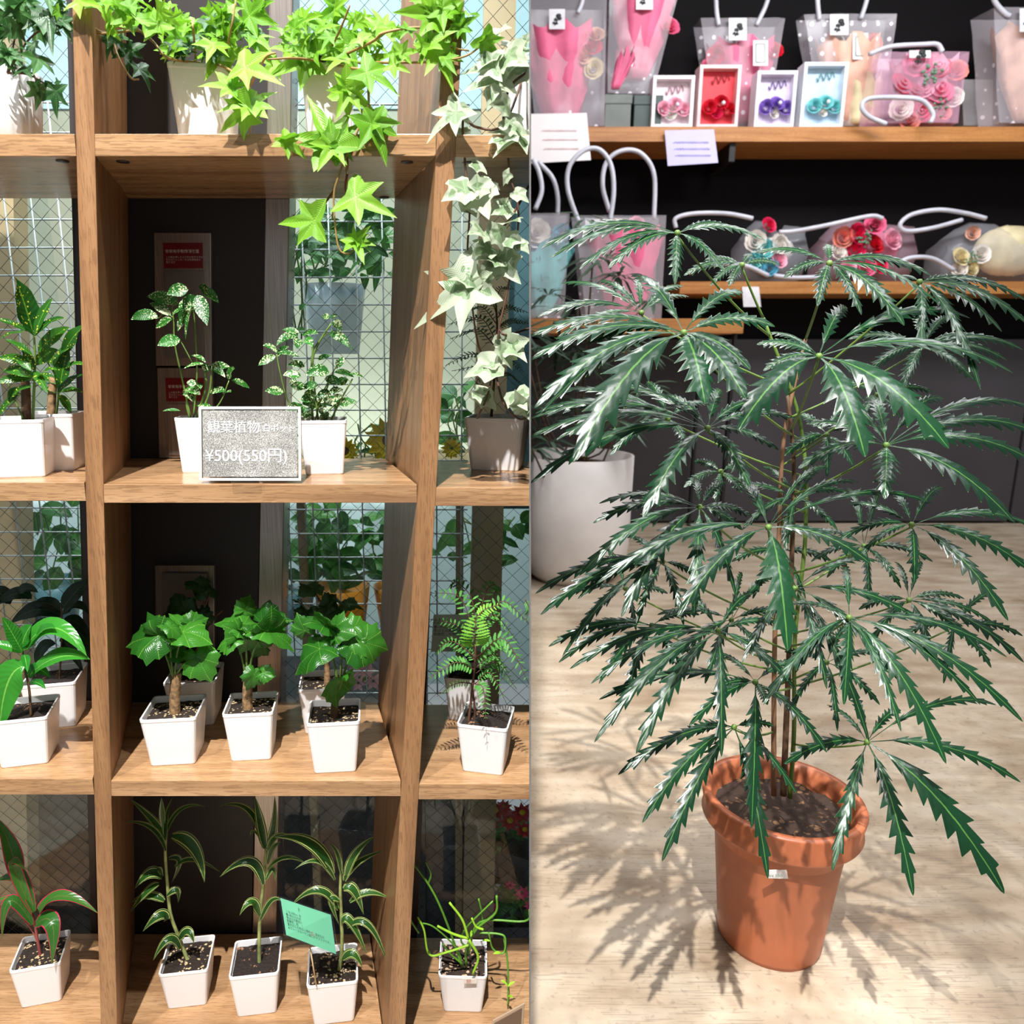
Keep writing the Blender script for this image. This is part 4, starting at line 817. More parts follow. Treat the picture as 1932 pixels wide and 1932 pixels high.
# white grid panels
def grid(label, x0, y0, x1, y1, Y, sp_):
    t = thing('wire_grid_panel', label, 'grid panel', P(x0, y1, Y)); a, b = P(x0, y1, Y), P(x1, y0, Y); m = MB()
    x = a.x
    while x <= b.x+.001: m.tube([(x, Y, a.z), (x, Y, b.z)], .0018, 5); x += sp_
    z_ = b.z
    while z_ >= a.z: m.tube([(a.x, Y+.002, z_), (b.x, Y+.002, z_)], .0018, 5); z_ -= sp_
    m.build('wires', wire_w, t)
grid('white wire grid panel behind the glass of the left bay', -60, 193, 165, 1310, 1.60, .0545)
grid('white wire grid panel behind the glass of the centre and right bays', 560, 197, 886, 1310, 1.60, .0545)
def bush(name, label, cat, x0, y0, x1, y1, Y, n, L, W, mat=L_back, pot=None, clip='L', g=None, fl=None):
    t = thing(name, label, cat, P((x0+x1)/2, y1, Y), g); f = MB()
    for i in range(n):
        x, yy = R.uniform(x0, x1), R.uniform(y0, y1); a = R.uniform(0, 6.3); l = L*R.uniform(.6, 1.1)
        leafpx(f, (x, yy), (x+l*math.cos(a), yy+l*abs(math.sin(a))*R.choice((1, .7, -.5))), Y+R.uniform(-.08, .08), W*R.uniform(.7, 1.1), n=6, j=.7)
    f.build('foliage', mat, t, clip=clip)
    if pot:
        px, pt, pb, pw, mt = pot; c = P(px, pb, Y); r = pw/F*dep(c)/2; h = P(px, pt, Y).z-c.z; m = MB()
        m.lathe(c, [(r*.72, 0), (r*.75, .003), (r, h), (r*.94, h), (r*.9, h*.85)], 28); m.build('pot', mt, t, clip=clip)
    if fl: fl(t, Y)
    v = MB()
    for i in range(4): v.tube(cr([P(R.uniform(x0, x1), y1, Y), P(R.uniform(x0, x1), (y0+y1)/2, Y), P(R.uniform(x0, x1), y0, Y)], 4), .002, 5)
    v.build('stem', stemg, t, clip=clip); return t
tealp = plain('teal_pot', S(96, 140, 150), .3); orp = plain('orange_pot', S(236, 150, 30), .35); film_h = film('frosted_planter_film', S(170, 190, 205), .6, False)
bush('hanging_plant', 'dense green plant in a frosted hanging planter behind the glass, centre bay', 'potted plant', 550, 385, 735, 520, 1.67, 90, 62, 11, pot=(634, 538, 668, 118, film_h))
bush('hanging_plant', 'small trailing yellow-green plant at the window edge behind the frosted planter', 'potted plant', 548, 440, 580, 640, 1.62, 16, 30, 7, mat=L_fern)
def blueok(t, Y): pass
bush('leafy_plant', 'large-leaved plant in a teal pot behind the left bay glass', 'potted plant', 60, 955, 150, 1085, 2.0, 26, 62, 17, pot=(100, 1098, 1172, 118, tealp))
bush('leafy_plant', 'dark leafy plants in a teal pot behind the glass near the steel column', 'potted plant', 545, 965, 610, 1090, 2.0, 30, 56, 15, pot=(560, 1112, 1165, 72, tealp))
bush('leafy_plant', 'tall leafy plant in an orange pot behind the centre bay glass', 'potted plant', 600, 960, 700, 1090, 2.05, 46, 54, 15, pot=(648, 1104, 1200, 104, orp))
bush('leafy_plant', 'leafy plant in an orange pot behind the right panel of the centre bay', 'potted plant', 690, 960, 790, 1090, 2.1, 30, 56, 15, pot=(752, 1104, 1180, 92, orp))
bush('leafy_plant', 'round-leaved dark plant behind the glass of the right bay', 'potted plant', 845, 740, 895, 860, 1.9, 14, 52, 20)
bush('leafy_plant', 'broad pointed leaves behind the right bay glass above the fern', 'potted plant', 850, 975, 1000, 1070, 2.0, 20, 60, 14)
def flowers(t, Y, spots, mat, n=12, clip='L', cm=None):
    for x, yy, r in spots:
        m = MB(); c = P(x, yy, Y-.08); rr = r/F*dep(c)
        for lay in (1, .62):
            for i in range(n):
                a = i*2*PI/n+lay; d = Vector((math.cos(a), -.25-.3*(1-lay), math.sin(a))).normalized()
                ribbon(m, [c+d*rr*.15, c+d*rr*.5*lay+Vector((0, -.004, 0)), c+d*rr*lay], Vector((0, -1, 0)), ovate(rr*.24), .3)
        m.build('flower', mat, t, clip=clip)
        if cm: m = MB(); m.ball(c+Vector((0, -.006, 0)), rr*.28, 8, (1, .4, 1)); m.build('flower_centre', cm, t, clip=clip)
yel = plain('yellow_petal', S(240, 205, 30), .5); redp = plain('red_petal', S(214, 40, 48), .45, var=.1); pinkp = plain('pink_petal', S(244, 190, 206), .5); hotp = plain('hot_pink_petal', S(222, 60, 110), .45)
t = thing('display_rack', 'low wooden display rack behind the glass carrying the sunflowers', 'rack', Vector((-.2, 1.85, -.8)))
zr_ = P(700, 872, 1.64).z-.004; m = MB(); m.box(P(500, 900, 1.85).x, P(885, 900, 1.85).x, 1.66, 1.9, zr_-.015, zr_); m.build('board', beige, t, False, clip='L')
for px in (560, 860):
    m = MB(); x = P(px, 900, 1.88).x; m.box(x, x+.02, 1.86, 1.88, -.8, zr_-.015); m.build('leg', beige, t, False)
t = bush('sunflower_plant', 'yellow sunflowers behind the glass at the foot of the centre bay window', 'flowering plant', 650, 800, 740, 862, 1.75, 12, 34, 8); flowers(t, 1.75, [(733, 830, 48), (652, 850, 28)], yel, 14, cm=trunkd)
t = bush('sunflower_plant', 'yellow flower behind the glass left of the right bay pot', 'flowering plant', 838, 820, 862, 862, 1.75, 6, 26, 7); flowers(t, 1.75, [(852, 845, 22)], yel, 12)
t = bush('pink_flower_plant', 'pale pink flowers low behind the glass, third shelf', 'flowering plant', 655, 1270, 705, 1292, 1.95, 8, 26, 8); flowers(t, 1.95, [(668, 1268, 20), (692, 1262, 22), (705, 1284, 20), (676, 1288, 18), (700, 1240, 14)], pinkp, 6)
t = bush('begonia', 'red-flowered begonias behind the glass of the bottom right bay', 'flowering plant', 895, 1550, 1000, 1610, 1.95, 46, 26, 12); flowers(t, 1.95, [(905, 1532, 22), (935, 1525, 24), (962, 1545, 24), (985, 1530, 24), (925, 1552, 20), (990, 1562, 20), (900, 1558, 16), (950, 1520, 18)], redp, 9, cm=yel)
t = bush('begonia', 'pink-flowered begonias behind the glass below the black trough', 'flowering plant', 885, 1665, 1000, 1735, 1.9, 46, 28, 13); flowers(t, 1.9, [(900, 1680, 14), (985, 1682, 18), (930, 1710, 13), (962, 1668, 12), (1000, 1705, 14)], hotp, 8)
tag(simple('flower_stand', 'dark stand under the begonia troughs', 'stand', [(860, 1900), (1010, 1900), (1010, 1750), (870, 1750)], 1.86, .15, plain('black_trough', S(34, 34, 36), .4)), 'dark stand under the begonia troughs', 'stand')
simple('flower_trough', 'black flower trough tilted under the red begonias', 'planter', [(884, 1650), (1010, 1690), (1010, 1628), (889, 1588)], 1.86, .1, plain('black_trough', S(34, 34, 36), .4))
yc_ = YW-.012
t = thing('care_card', 'pale handwritten card propped behind the fern', 'sign', P(868, 1232, yc_))
o = slab([(813, 1230), (922, 1228), (926, 1158), (818, 1160)], yc_, .001).build('card', plain('pale_card', S(196, 212, 206), .5), t, False)
textmesh('10~30cm\n春~秋は土の表面が乾いたら\n冬は土の表面が乾いてから\n耐寒性…やや強', P(818, 1178, yc_), RT, Vector((0, 0, 1)), .0074, t, ink)
textmesh('*', P(868, 1200, yc_-.0004), RT, Vector((0, 0, 1)), .02, t, hotp)
# ================================================================== PARTITION, FLOOR, CEILING, SHOP WALLS
def pl(px, Y, z):
    c, n = NL(px); # point of the ray plane of this column at depth Y, height z
    d = Vector((0, Y, z-H)); x = -(n.y*d.y+n.z*d.z)/n.x; return Vector((x, Y, z))
m = MB(); y0, y1 = .8, 5.98
m.hexa([pl(999, y0, 0), pl(1001, y0, 0), pl(1001, y1, 0), pl(999, y1, 0), pl(999, y0, 4.6), pl(1001, y0, 4.6), pl(1001, y1, 4.6), pl(999, y1, 4.6)])
struct(m.build('wall_partition', plain('partition_paint', S(120, 118, 116), .7), None, False))
# concrete floor
fm, nt, bs, out = newmat('worn_concrete')
a = tex(nt, 'Noise', 2.2, Detail=8.0, Distortion=.5); b = tex(nt, 'Noise', 1, mp=(3, 13, 4), rot=(0, 0, .25), Detail=6.0); c = tex(nt, 'Noise', 60, Detail=8.0)
c1 = ramp(nt, a.outputs[0], [(.36, S(138, 116, 92)), (.46, S(184, 162, 136)), (.58, S(202, 186, 164)), (.7, S(168, 142, 112))])
c2 = ramp(nt, b.outputs[0], [(.36, S(150, 130, 108)), (.55, S(186, 170, 148)), (.7, S(206, 193, 175))])
c3 = mixc(nt, .5, c1, c2)
st = ramp(nt, c.outputs[0], [(.33, (1, 1, 1, 1)), (.42, (0, 0, 0, 1))]); n9 = tex(nt, 'Noise', 5, Detail=3.0); c4 = mixc(nt, math_(nt, 'MULTIPLY', st, math_(nt, 'MULTIPLY', n9.outputs[0], .6)), c3, S(104, 90, 78))
gr = tex(nt, 'Noise', 1, mp=(9, 260, 9), rot=(0, 0, .22), Detail=3.0); msk = tex(nt, 'Noise', 3.1, Detail=2.0)
gf = math_(nt, 'MULTIPLY', math_(nt, 'GREATER_THAN', gr.outputs[0], .57), math_(nt, 'GREATER_THAN', msk.outputs[0], .5))
nt.links.new(mixc(nt, math_(nt, 'MULTIPLY', gf, .3), c4, S(96, 82, 70)), bs.inputs['Base Color']); bs.inputs['Roughness'].default_value = .42
bump(nt, bs, c.outputs[0], .3, .002)
m = MB(); m.box(-2.5, 7, -1.5, YW-.001, -.05, 0); struct(m.build('floor', fm, None, False))
m = MB(); m.box(.05, 7, YW-.001, 6.1, -.05, 0); struct(m.build('floor', fm, None, False, clip='R'))
m = MB(); m.box(-2.5, .7, YW+.04, 3.2, -.85, -.8); struct(m.build('ground_outside', plain('grey_paving', S(110, 112, 108), .8), None, False, clip='L'))
m = MB(); m.box(-2.5, 7, 2.9, 6.1, 4.6, 4.65); struct(m.build('ceiling', plain('dark_ceiling', S(70, 68, 70), .8), None, False))
blk = plain('black_back_panel', S(10, 7, 9), .7, var=.05, spec=.15); dgr = plain('dark_grey_panel', S(66, 62, 66), .5, var=.06, scale=2)
m = MB(); m.box(.4, 7, 5.98, 6.05, 0, 4.6); struct(m.build('wall_rear', blk, None, False))
m = MB()
for x0, x1 in ((P(960, 900, 5.9).x, P(1368, 900, 5.9).x-.006), (P(1368, 900, 5.9).x+.006, P(1916, 900, 5.9).x-.012), (P(1916, 900, 5.9).x+.012, 6.8)):
    mm = MB(); mm.box(x0, x1, 5.9, 5.975, .02, P(1500, 640, 5.9).z); o = mm.build('trim_2', dgr, None, False, bevel=.002, clip='R'); struct(o)
YS1 = 5.5
def PY(x, y, Y=YS1): return P(x, y, Y)
t = thing('wall_shelf', 'upper long wooden wall shelf holding flower bags and gift boxes', 'shelf', P(1460, 270, 5.9))
zt1 = PY(1500, 239).z; zk = zt1-PY(1500, 267).z
m = MB(); m.box(PY(960, 240).x, 6.5, YS1, 5.97, zt1-zk, zt1); m.build('board', wood_s, t, False, clip='R')
m = MB(); xx = PY(1385, 280).x; m.box(xx-.02, xx+.02, YS1+.03, 5.96, zt1-zk-.12, zt1-zk-.001); m.build('bracket', plain('black_bracket', S(20, 18, 20), .5), t, False)
t = thing('wall_shelf', 'middle wooden wall shelf with lying bouquet bags', 'shelf', P(1600, 540, 5.9))
zt2 = PY(1500, 531).z; zk2 = zt2-PY(1500, 554).z
m = MB(); m.box(PY(1283, 540).x, 6.5, YS1, 5.97, zt2-zk2, zt2); m.build('board', wood_s, t, False)
o = slab([(1403, 579), (1436, 579), (1432, 541), (1400, 541)], YS1-.01, .004).build('price_tag', plain('white_paper', S(236, 234, 238), .6), t, False)
YS3 = 5.1
t = thing('display_table_top', 'low wooden display shelf at the left under the standing pink bag', 'shelf', P(1200, 620, 5.3))
zt3 = P(1200, 601, YS3).z; zk3 = zt3-P(1200, 629, YS3).z
m = MB(); m.box(P(960, 600, YS3).x, P(1404, 600, YS3).x, YS3, 5.9, zt3-zk3, zt3); m.build('board', wood_s, t, False, clip='R')
m = MB(); xl = P(1396, 600, YS3).x; m.box(xl-.02, xl, YS3+.02, YS3+.06, 0, zt3-zk3); m.build('leg', plain('black_leg', S(22, 20, 22), .5), t, False)
m = MB(); m.box(xl-.02, xl, 5.8, 5.84, 0, zt3-zk3); m.build('leg', MATS['black_leg'], t, False)
# ------------------------------------------------------------------ goods on the shelves
paper = plain('white_paper', S(236, 234, 238), .6)
def rosem(m, c, r, fwd):
    fwd = fwd.normalized(); a = fwd.orthogonal().normalized(); b = fwd.cross(a)
    for ring, (n, rad, tilt) in enumerate(((3, .22, .1), (4, .45, .35), (5, .72, .7), (6, 1.0, 1.1))):
        for i in range(n):
            th = 2*PI*i/n+ring*.6; d = a*math.cos(th)+b*math.sin(th); s = fwd.cross(d)
            rows = []
            for u in range(4):
                uu = u/3; row = []
                for v in range(4):
                    vv = (v/3-.5)*2
                    p = c+d*r*rad*(.55+.45*uu*(1+tilt*.2))+s*r*rad*vv*.75*(1-.25*(uu-.5)**2)-d*r*rad*.35*vv*vv+fwd*r*(.6*uu*(1.15-rad*.6)-.1*ring*.5)
                    row.append(m.vert(p))
                rows.append(row)
            for p_, q_ in zip(rows, rows[1:]):
                for j in range(3): m.f.append([p_[j], p_[j+1], q_[j+1], q_[j]])
PAL = dict(pink=S(240, 110, 150), hot=S(226, 30, 84), red=S(214, 16, 44), coral=S(244, 150, 134), white=S(246, 240, 232), cream=S(240, 226, 180), blue=S(96, 180, 206), teal=S(120, 206, 206), lpink=S(248, 180, 200), purple=S(130, 96, 190), peach=S(240, 190, 166))
def col(k, r=.5): return plain('petal_'+k, PAL[k], r, var=.05, scale=20)
def wrapm(k): return plain('wrapping_'+k, PAL[k], .55, var=.1, scale=6, bst=.6)
def sheet(m, q, n=10, amp=.01):
    idx = {}
    for i in range(n+1):
        for j in range(n+1):
            u, v = i/n, j/n; p = q[0]*(1-u)*(1-v)+q[1]*u*(1-v)+q[2]*u*v+q[3]*(1-u)*v
            p = p+Vector((0, amp*noise.noise(p*9+Vector((3.1, 0, 0))), 0)); idx[i, j] = m.vert(p)
    for i in range(n):
        for j in range(n): m.f.append([idx[i, j], idx[i+1, j], idx[i+1, j+1], idx[i, j+1]])
def wrapcone(t, tip, top, w0, w1, mat, dy=.1):
    m = MB(); rs = []; N = 26; ax = top-tip
    for k in range(9):
        u = k/8; c = tip.lerp(top, u); rr = w0+(w1-w0)*u**.8
        rs.append([c+Vector((math.cos(2*PI*i/N)*rr*(1+.10*math.sin(i*2.7+k)), math.sin(2*PI*i/N)*rr*.6*(1+.14*math.sin(i*1.9)), .045*math.sin(i*1.7)*u)) for i in range(N)])
    m.rings(rs, True, True, False); return m.build('wrapping_paper', mat, t, clip='R')
def roses(t, lst, Y, fwd=Vector((0, -1, .25))):
    for x, yy, r, k in lst:
        m = MB(); c = P(x, yy, Y); rosem(m, c, r/F*Y, fwd+Vector((R.uniform(-.4, .4), 0, R.uniform(-.3, .3)))); m.build('rose', col(k), t, clip='R')
def tuft(t, x, yy, r, Y, mt=None):
    m = MB()
    for i in range(26):
        a, b = R.uniform(0, 6.3), R.uniform(.2, 1); m.ball(P(x, yy, Y)+Vector((math.cos(a)*b, R.uniform(-.5, .2), math.sin(a)*b))*r/F*Y, r*.16/F*Y, 4)
    m.build('filler_flower', mt or plain('sage_filler', S(110, 150, 120), .6), t, clip='R')
def bag(label, top, bot, Y, D=.2, handles=(), tagp=None, film_=None, lean=0):
    """top: x0,x1,y  bot: x0,x1,y (front sheet)"""
    a, b = P(bot[0], bot[2], Y), P(bot[1], bot[2], Y); c, d = P(top[1], top[2], Y-.04+lean), P(top[0], top[2], Y-.04+lean)
    t = thing('flower_bag', label, 'gift bag', (a+b)/2+Vector((0, D/2, 0)), 'clear gift bags of soap flowers')
    m = MB(); back = Vector((0, D, 0)); b2 = Vector((.02, D+.06, .03))
    sheet(m, [a, b, c, d], 8, .02); sheet(m, [a+back, b+back, c+b2, d+b2], 8, .02); sheet(m, [a, a+back, d+b2, d], 8, .02); sheet(m, [b, b+back, c+b2, c], 8, .02)
    m.quad(a, b, b+back, a+back); m.build('bag', film_ or film_d, t, True, clip='R')
    for hp, yo in handles:
        m = MB(); m.tube(cr([P(x, yy, Y-.05+lean+yo) for x, yy in hp], 8), .0155, 8); m.build('handle', tube_w, t, clip='R')
    if tagp:
        x0, y0, x1, y1 = tagp; o = slab([(x0, y1), (x1, y1), (x1, y0), (x0, y0)], Y-.075+lean, .003).build('tag', paper, t, False, clip='R')
        m = MB(); cx, cy_ = (x0+x1)/2, y0+(y1-y0)*.38; s_ = (x1-x0)*.13; yy_ = Y-.08+lean
        for dx, dy, q in ((.5, -.3, 1.1), (-.4, .8, .7), (.9, .5, .8), (-.9, 1.8, .6), (0, 2.0, .5)): m.ball(P(cx+dx*s_*1.6, cy_+dy*s_*1.6, yy_), s_*q/F*Y, 6, (1, .15, .8))
        m.tube([P(cx+s_, cy_, yy_), P(cx-s_, cy_+s_*4, yy_)], .004, 5); m.build('flower_emblem', plain('black_print', S(40, 44, 44), .6), o, clip='R')
    return t
def giftag(t, x0, y0, x1, y1, Y):
    o = slab([(x0, y1), (x1, y1), (x1, y0), (x0, y0)], Y, .003).build('gift_tag', paper, t, False)
    m = MB(); px, py = (x1-x0)*.2, (y1-y0)*.14; q = [P(x0+px, y1-py, Y-.003), P(x1-px, y1-py, Y-.003), P(x1-px, y0+py, Y-.003), P(x0+px, y0+py, Y-.003)]
    m.tube(q+[q[0]], .003, 4); m.build('printed_border', plain('grey_print', S(150, 170, 150), .6), o)
Y0 = 5.56
t = bag('large dotted clear bag with pink wrapped bouquet, left end of the upper shelf', (985, 1145, -5), (1010, 1140, 238), Y0-.02, handles=[([(1090, 25), (1098, 5), (1104, -30)], 0)], tagp=(1036, 17, 1066, 55))
wrapcone(t, P(1058, 232, Y0+.08), P(1050, 60, Y0+.08), .1, .27, wrapm('pink')); roses(t, [(1118, 88, 16, 'hot'), (1100, 105, 15, 'peach'), (1120, 130, 16, 'cream'), (1096, 72, 14, 'lpink'), (1125, 66, 14, 'peach')], Y0); tuft(t, 1073, 62, 13, Y0, plain('leaf_filler', S(120, 170, 90), .6))
t = thing('storage_box', 'dark green box under the second pink bag on the upper shelf', 'box', P(1190, 240, Y0)); t['group'] = 'storage boxes on the upper shelf'
gz = plain('dark_green_box', S(66, 82, 78), .5)
m = MB(); a, b = P(1140, 240, Y0), P(1192, 178, Y0); m.box(a.x, b.x, Y0, Y0+.3, zt1, b.z-.02); m.build('box', plain('grey_green_box', S(112, 118, 112), .5), t, False, bevel=.004); m = MB(); m.box(a.x-.006, b.x+.006, Y0-.006, Y0+.306, b.z-.06, b.z); m.build('lid', MATS['grey_green_box'], t, False, bevel=.004)
t = thing('storage_box', 'darker green box behind the pale pink gift box on the upper shelf', 'box', P(1220, 240, Y0)); t['group'] = 'storage boxes on the upper shelf'
m = MB(); a, b = P(1195, 240, Y0), P(1250, 180, Y0); m.box(a.x, b.x, Y0, Y0+.3, zt1, b.z-.02); m.build('box', gz, t, False, bevel=.004); m = MB(); m.box(a.x-.006, b.x+.006, Y0-.006, Y0+.306, b.z-.06, b.z); m.build('lid', gz, t, False, bevel=.004)
t = bag('tall dotted clear bag of pink paper standing on the green boxes', (1150, 1288, -40), (1146, 1232, 176), Y0+.02, handles=[], tagp=(1200, -24, 1232, 18))
wrapcone(t, P(1200, 150, Y0+.08), P(1218, -40, Y0+.08), .07, .24, wrapm('pink')); wrapcone(t, P(1160, 168, Y0+.02), P(1182, 100, Y0+.02), .03, .06, wrapm('pink')); roses(t, [(1250, 10, 16, 'hot'), (1262, 50, 18, 'pink')], Y0+.05)
t = bag('dotted clear bag with pink bouquet behind the red gift box', (1322, 1482, 34), (1352, 1446, 239), Y0+.16, D=.16, handles=[([(1356, 48), (1352, 20), (1350, -30)], 0), ([(1427, 48), (1445, 10), (1456, -30)], 0)], tagp=(1375, 34, 1409, 76))
wrapcone(t, P(1398, 232, Y0+.26), P(1398, 88, Y0+.26), .1, .24, wrapm('pink')); roses(t, [(1350, 105, 15, 'hot'), (1460, 96, 15, 'red'), (1338, 122, 12, 'pink')], Y0+.2); tuft(t, 1372, 84, 14, Y0+.2, plain('pale_filler', S(210, 214, 180), .6)); giftag(t, 1421, 76, 1449, 124, Y0+.08)
t = bag('dotted clear bag with cream bouquet behind the blue gift box', (1518, 1692, 26), (1548, 1665, 238), Y0+.17, D=.12, handles=[([(1546, 38), (1543, 10), (1541, -30)], 0), ([(1624, 36), (1634, 5), (1642, -30)], 0)], tagp=(1566, 27, 1601, 66))
wrapcone(t, P(1600, 232, Y0+.22), P(1600, 82, Y0+.22), .1, .22, wrapm('peach')); roses(t, [(1646, 86, 18, 'coral'), (1580, 80, 14, 'white')], Y0+.2); giftag(t, 1609, 62, 1638, 112, Y0+.1); wrapcone(t, P(1625, 236, Y0+.2), P(1625, 150, Y0+.2), .12, .14, wrapm('cream'))
t = bag('tilted pink bag of red, pink and white roses, front of the upper shelf', (1660, 1828, 98), (1640, 1808, 232), Y0-.02, D=.14, handles=[([(1640, 102), (1680, 88), (1740, 84), (1768, 84), (1778, 98)], 0), ([(1672, 234), (1640, 220), (1626, 202), (1640, 186), (1700, 184), (1740, 190), (1760, 214), (1756, 232)], -.08)], tagp=(1716, 95, 1756, 109), film_=film('pink_film', S(240, 190, 215), .34, False))
wrapcone(t, P(1750, 232, Y0+.1), P(1745, 120, Y0+.1), .13, .22, wrapm('lpink')); roses(t, [(1699, 160, 20, 'hot'), (1724, 172, 17, 'red'), (1770, 130, 19, 'red'), (1801, 134, 20, 'coral'), (1770, 172, 24, 'pink'), (1742, 170, 16, 'lpink'), (1699, 205, 19, 'white'), (1738, 208, 20, 'hot'), (1798, 184, 16, 'white'), (1730, 122, 22, 'pink'), (1715, 228, 17, 'coral'), (1780, 210, 14, 'coral')], Y0-.0); tuft(t, 1755, 142, 19, Y0-.03); tuft(t, 1775, 202, 15, Y0-.03)
tag(simple('carton', 'grey carton standing behind the rose bag, upper shelf', 'box', [(1818, 237), (1872, 237), (1874, 150), (1814, 150)], Y0+.25, .12, plain('grey_carton', S(140, 138, 140), .6), None), 'grey carton standing behind the rose bag, upper shelf', 'box')
t = bag('dotted clear bag with peach bouquet at the right edge of the upper shelf', (1876, 2000, 14), (1884, 1990, 232), Y0, handles=[([(1870, -20), (1878, 5), (1896, 25), (1905, 30)], 0)], tagp=(1924, 16, 1954, 60))
wrapcone(t, P(1935, 226, Y0+.1), P(1935, 60, Y0+.1), .08, .22, wrapm('peach'))
for x0, x1, y0, y1, k, bg, lab in ((1228, 1312, 142, 243, 'lpink', S(246, 226, 232), 'pale pink gift box of soap flowers, first from the left'), (1314, 1400, 122, 240, 'red', S(232, 50, 64), 'red gift box of soap flowers beside the pale pink one'), (1422, 1506, 133, 240, 'purple', S(228, 214, 240), 'lilac gift box of soap flowers between the red and blue ones'), (1508, 1602, 117, 238, 'teal', S(196, 220, 240), 'pale blue gift box of soap flowers, last in the row of four')):
    Yb = YS1+.02; a, b = P(x0, y1, Yb), P(x1, y0, Yb); a.z = zt1
    t = thing('gift_box', lab, 'gift box', Vector(((a.x+b.x)/2, Yb, zt1)), 'gift boxes of soap flowers')
    m = MB(); m.box(a.x+.02, b.x-.02, Yb+.06, Yb+.09, a.z+.02, b.z-.02); m.build('backing', plain('backing_'+k, bg, .5), t, False)
    m = MB(); th = .022
    for bx in ((a.x, b.x, a.z, a.z+th), (a.x, b.x, b.z-th, b.z), (a.x, a.x+th, a.z+th, b.z-th), (b.x-th, b.x, a.z+th, b.z-th)): m.box(bx[0], bx[1], Yb, Yb+.11, bx[2], bx[3])
    m.build('frame', plain('frame_'+k, tuple(min(1, x*.35+.62) for x in bg[:3])+(1,), .4), t, False)
    cx = (x0+x1)/2; roses(t, [(cx-18, y1-38, 12, k), (cx+2, y1-44, 13, k), (cx+20, y1-36, 12, k), (cx-4, y1-28, 10, 'white' if k != 'red' else 'hot')], Yb+.03)
    m = MB(); z_ = [P(cx-14+i*2.6, y0+30+7*math.sin(i*1.5)-i*.4, Yb+.05) for i in range(14)]; m.tube(cr(z_, 4), .0035, 4); m.build('script_lettering', plain('script_'+k, tuple(x*.45 for x in PAL[k][:3])+(1,), .5), t)
    m = MB(); m.ball(P(cx+8, y1-46, Yb), .014, 6); m.build('gem', plain('gem', S(240, 240, 246), .1), t)
for x0, x1, y0, y1, c, lab, ic in ((996, 1115, 213, 308, S(248, 240, 238), 'off-white card with faint pink lines hanging from the upper shelf edge', S(232, 190, 196)), (1254, 1355, 244, 313, S(206, 200, 240), 'lavender card hanging from the upper shelf edge', S(180, 170, 224))):
    t = thing('shelf_card', lab, 'sign', P((x0+x1)/2, y1, YS1-.03)); pm = plain(lab.split()[0]+'_card', c, .6, var=.01)
    m = slab([(x0+6, y1), (x1, y1-6), (x1-8, y0), (x0, y0+2)], YS1-.03, .006); m.build('card', pm, t, False, clip='R')
    m = MB()
    for i in range(3):
        yy = y0+(y1-y0)*(.35+.18*i); a_ = (x0+x1)/2-26+i*2; m.tube(cr([P(a_-8+j*1.1, yy+2.2*math.sin(j*2.1)*math.cos(j*.9), YS1-.034) for j in range(62)], 2), .0016, 4)
    m.build('handwriting', plain(lab.split()[0]+'_ink', ic, .7), t, clip='R')
# middle and lower shelves
Y3 = YS3+.12
t = bag('bag of teal and white flowers at the far left of the low display shelf', (985, 1075, 402), (995, 1064, 600), Y3, handles=[([(1010, 395), (1022, 360), (1017, 325), (1005, 300)], 0), ([(1052, 405), (1052, 370), (1042, 335), (1015, 305)], .2)])
roses(t, [(1012, 440, 24, 'white'), (1040, 470, 24, 'teal'), (1008, 490, 24, 'blue'), (1035, 520, 20, 'teal'), (1060, 440, 16, 'blue')], Y3+.06); wrapcone(t, P(1020, 595, Y3+.1), P(1025, 470, Y3+.12), .06, .2, wrapm('teal'))
t = bag('standing clear bag of pink paper and flowers on the low display shelf', (1084, 1257, 406), (1106, 1248, 602), Y3, handles=[([(1094, 425), (1072, 360), (1074, 315), (1100, 285), (1130, 282), (1152, 310), (1158, 360), (1151, 418)], 0), ([(1150, 400), (1137, 350), (1145, 305), (1175, 284), (1210, 290), (1234, 330), (1234, 415)], .16)], tagp=(1104, 412, 1132, 446))
wrapcone(t, P(1180, 595, Y3+.1), P(1180, 440, Y3+.1), .1, .25, wrapm('pink')); roses(t, [(1165, 428, 14, 'coral'), (1200, 425, 15, 'lpink'), (1222, 440, 14, 'peach'), (1150, 450, 15, 'pink'), (1190, 445, 15, 'coral'), (1140, 480, 14, 'lpink')], Y3+.02)
Y2 = YS1+.08
def lying(label, x0, x1, y0, y1, rs, wr, loop, tf=(), fb=None):
    t = thing('flower_bag', label, 'gift bag', P((x0+x1)/2, y1, Y2), 'clear gift bags of soap flowers'); m = MB(); rsq_ = []
    c0, c1 = P(x0, (y0+y1)/2, Y2+.16), P(x1, (y0+y1)/2, Y2+.16); hz = (P(x0, y0, Y2).z-zt2)/2
    for i in range(9):
        u = i/8; c = c0.lerp(c1, u); c.z = zt2+hz; s_ = (.55+.45*math.sin(PI*min(1, u*1.3+.1))) if u < .7 else .9
        rsq_.append([Vector((c.x+.02*math.sin(k*2.3), c.y+math.cos(2*PI*k/18)*.15, zt2+.004+hz*s_*(1+math.sin(2*PI*k/18)*(1+.04*math.sin(k*3+i))))) for k in range(18)])
    m.rings(rsq_, True, True, True); m.build('bag', fb or film_c, t)
    if wr: m = MB(); m.ball(P((x0+x1)/2+(x1-x0)*.12, (y0+y1)/2+4, Y2+.17), (x1-x0)*.28/F*Y2, 14, (1.1, .42, .72), .05); m.build('wrapping_paper', wrapm(wr), t)
    roses(t, rs, Y2)
    for a in tf: tuft(t, *a, Y2-.03)
    for hp in loop: m = MB(); m.tube(cr([P(x, yy, Y2-.06) for x, yy in hp], 8), .0155, 8); m.build('handle', tube_w, t)
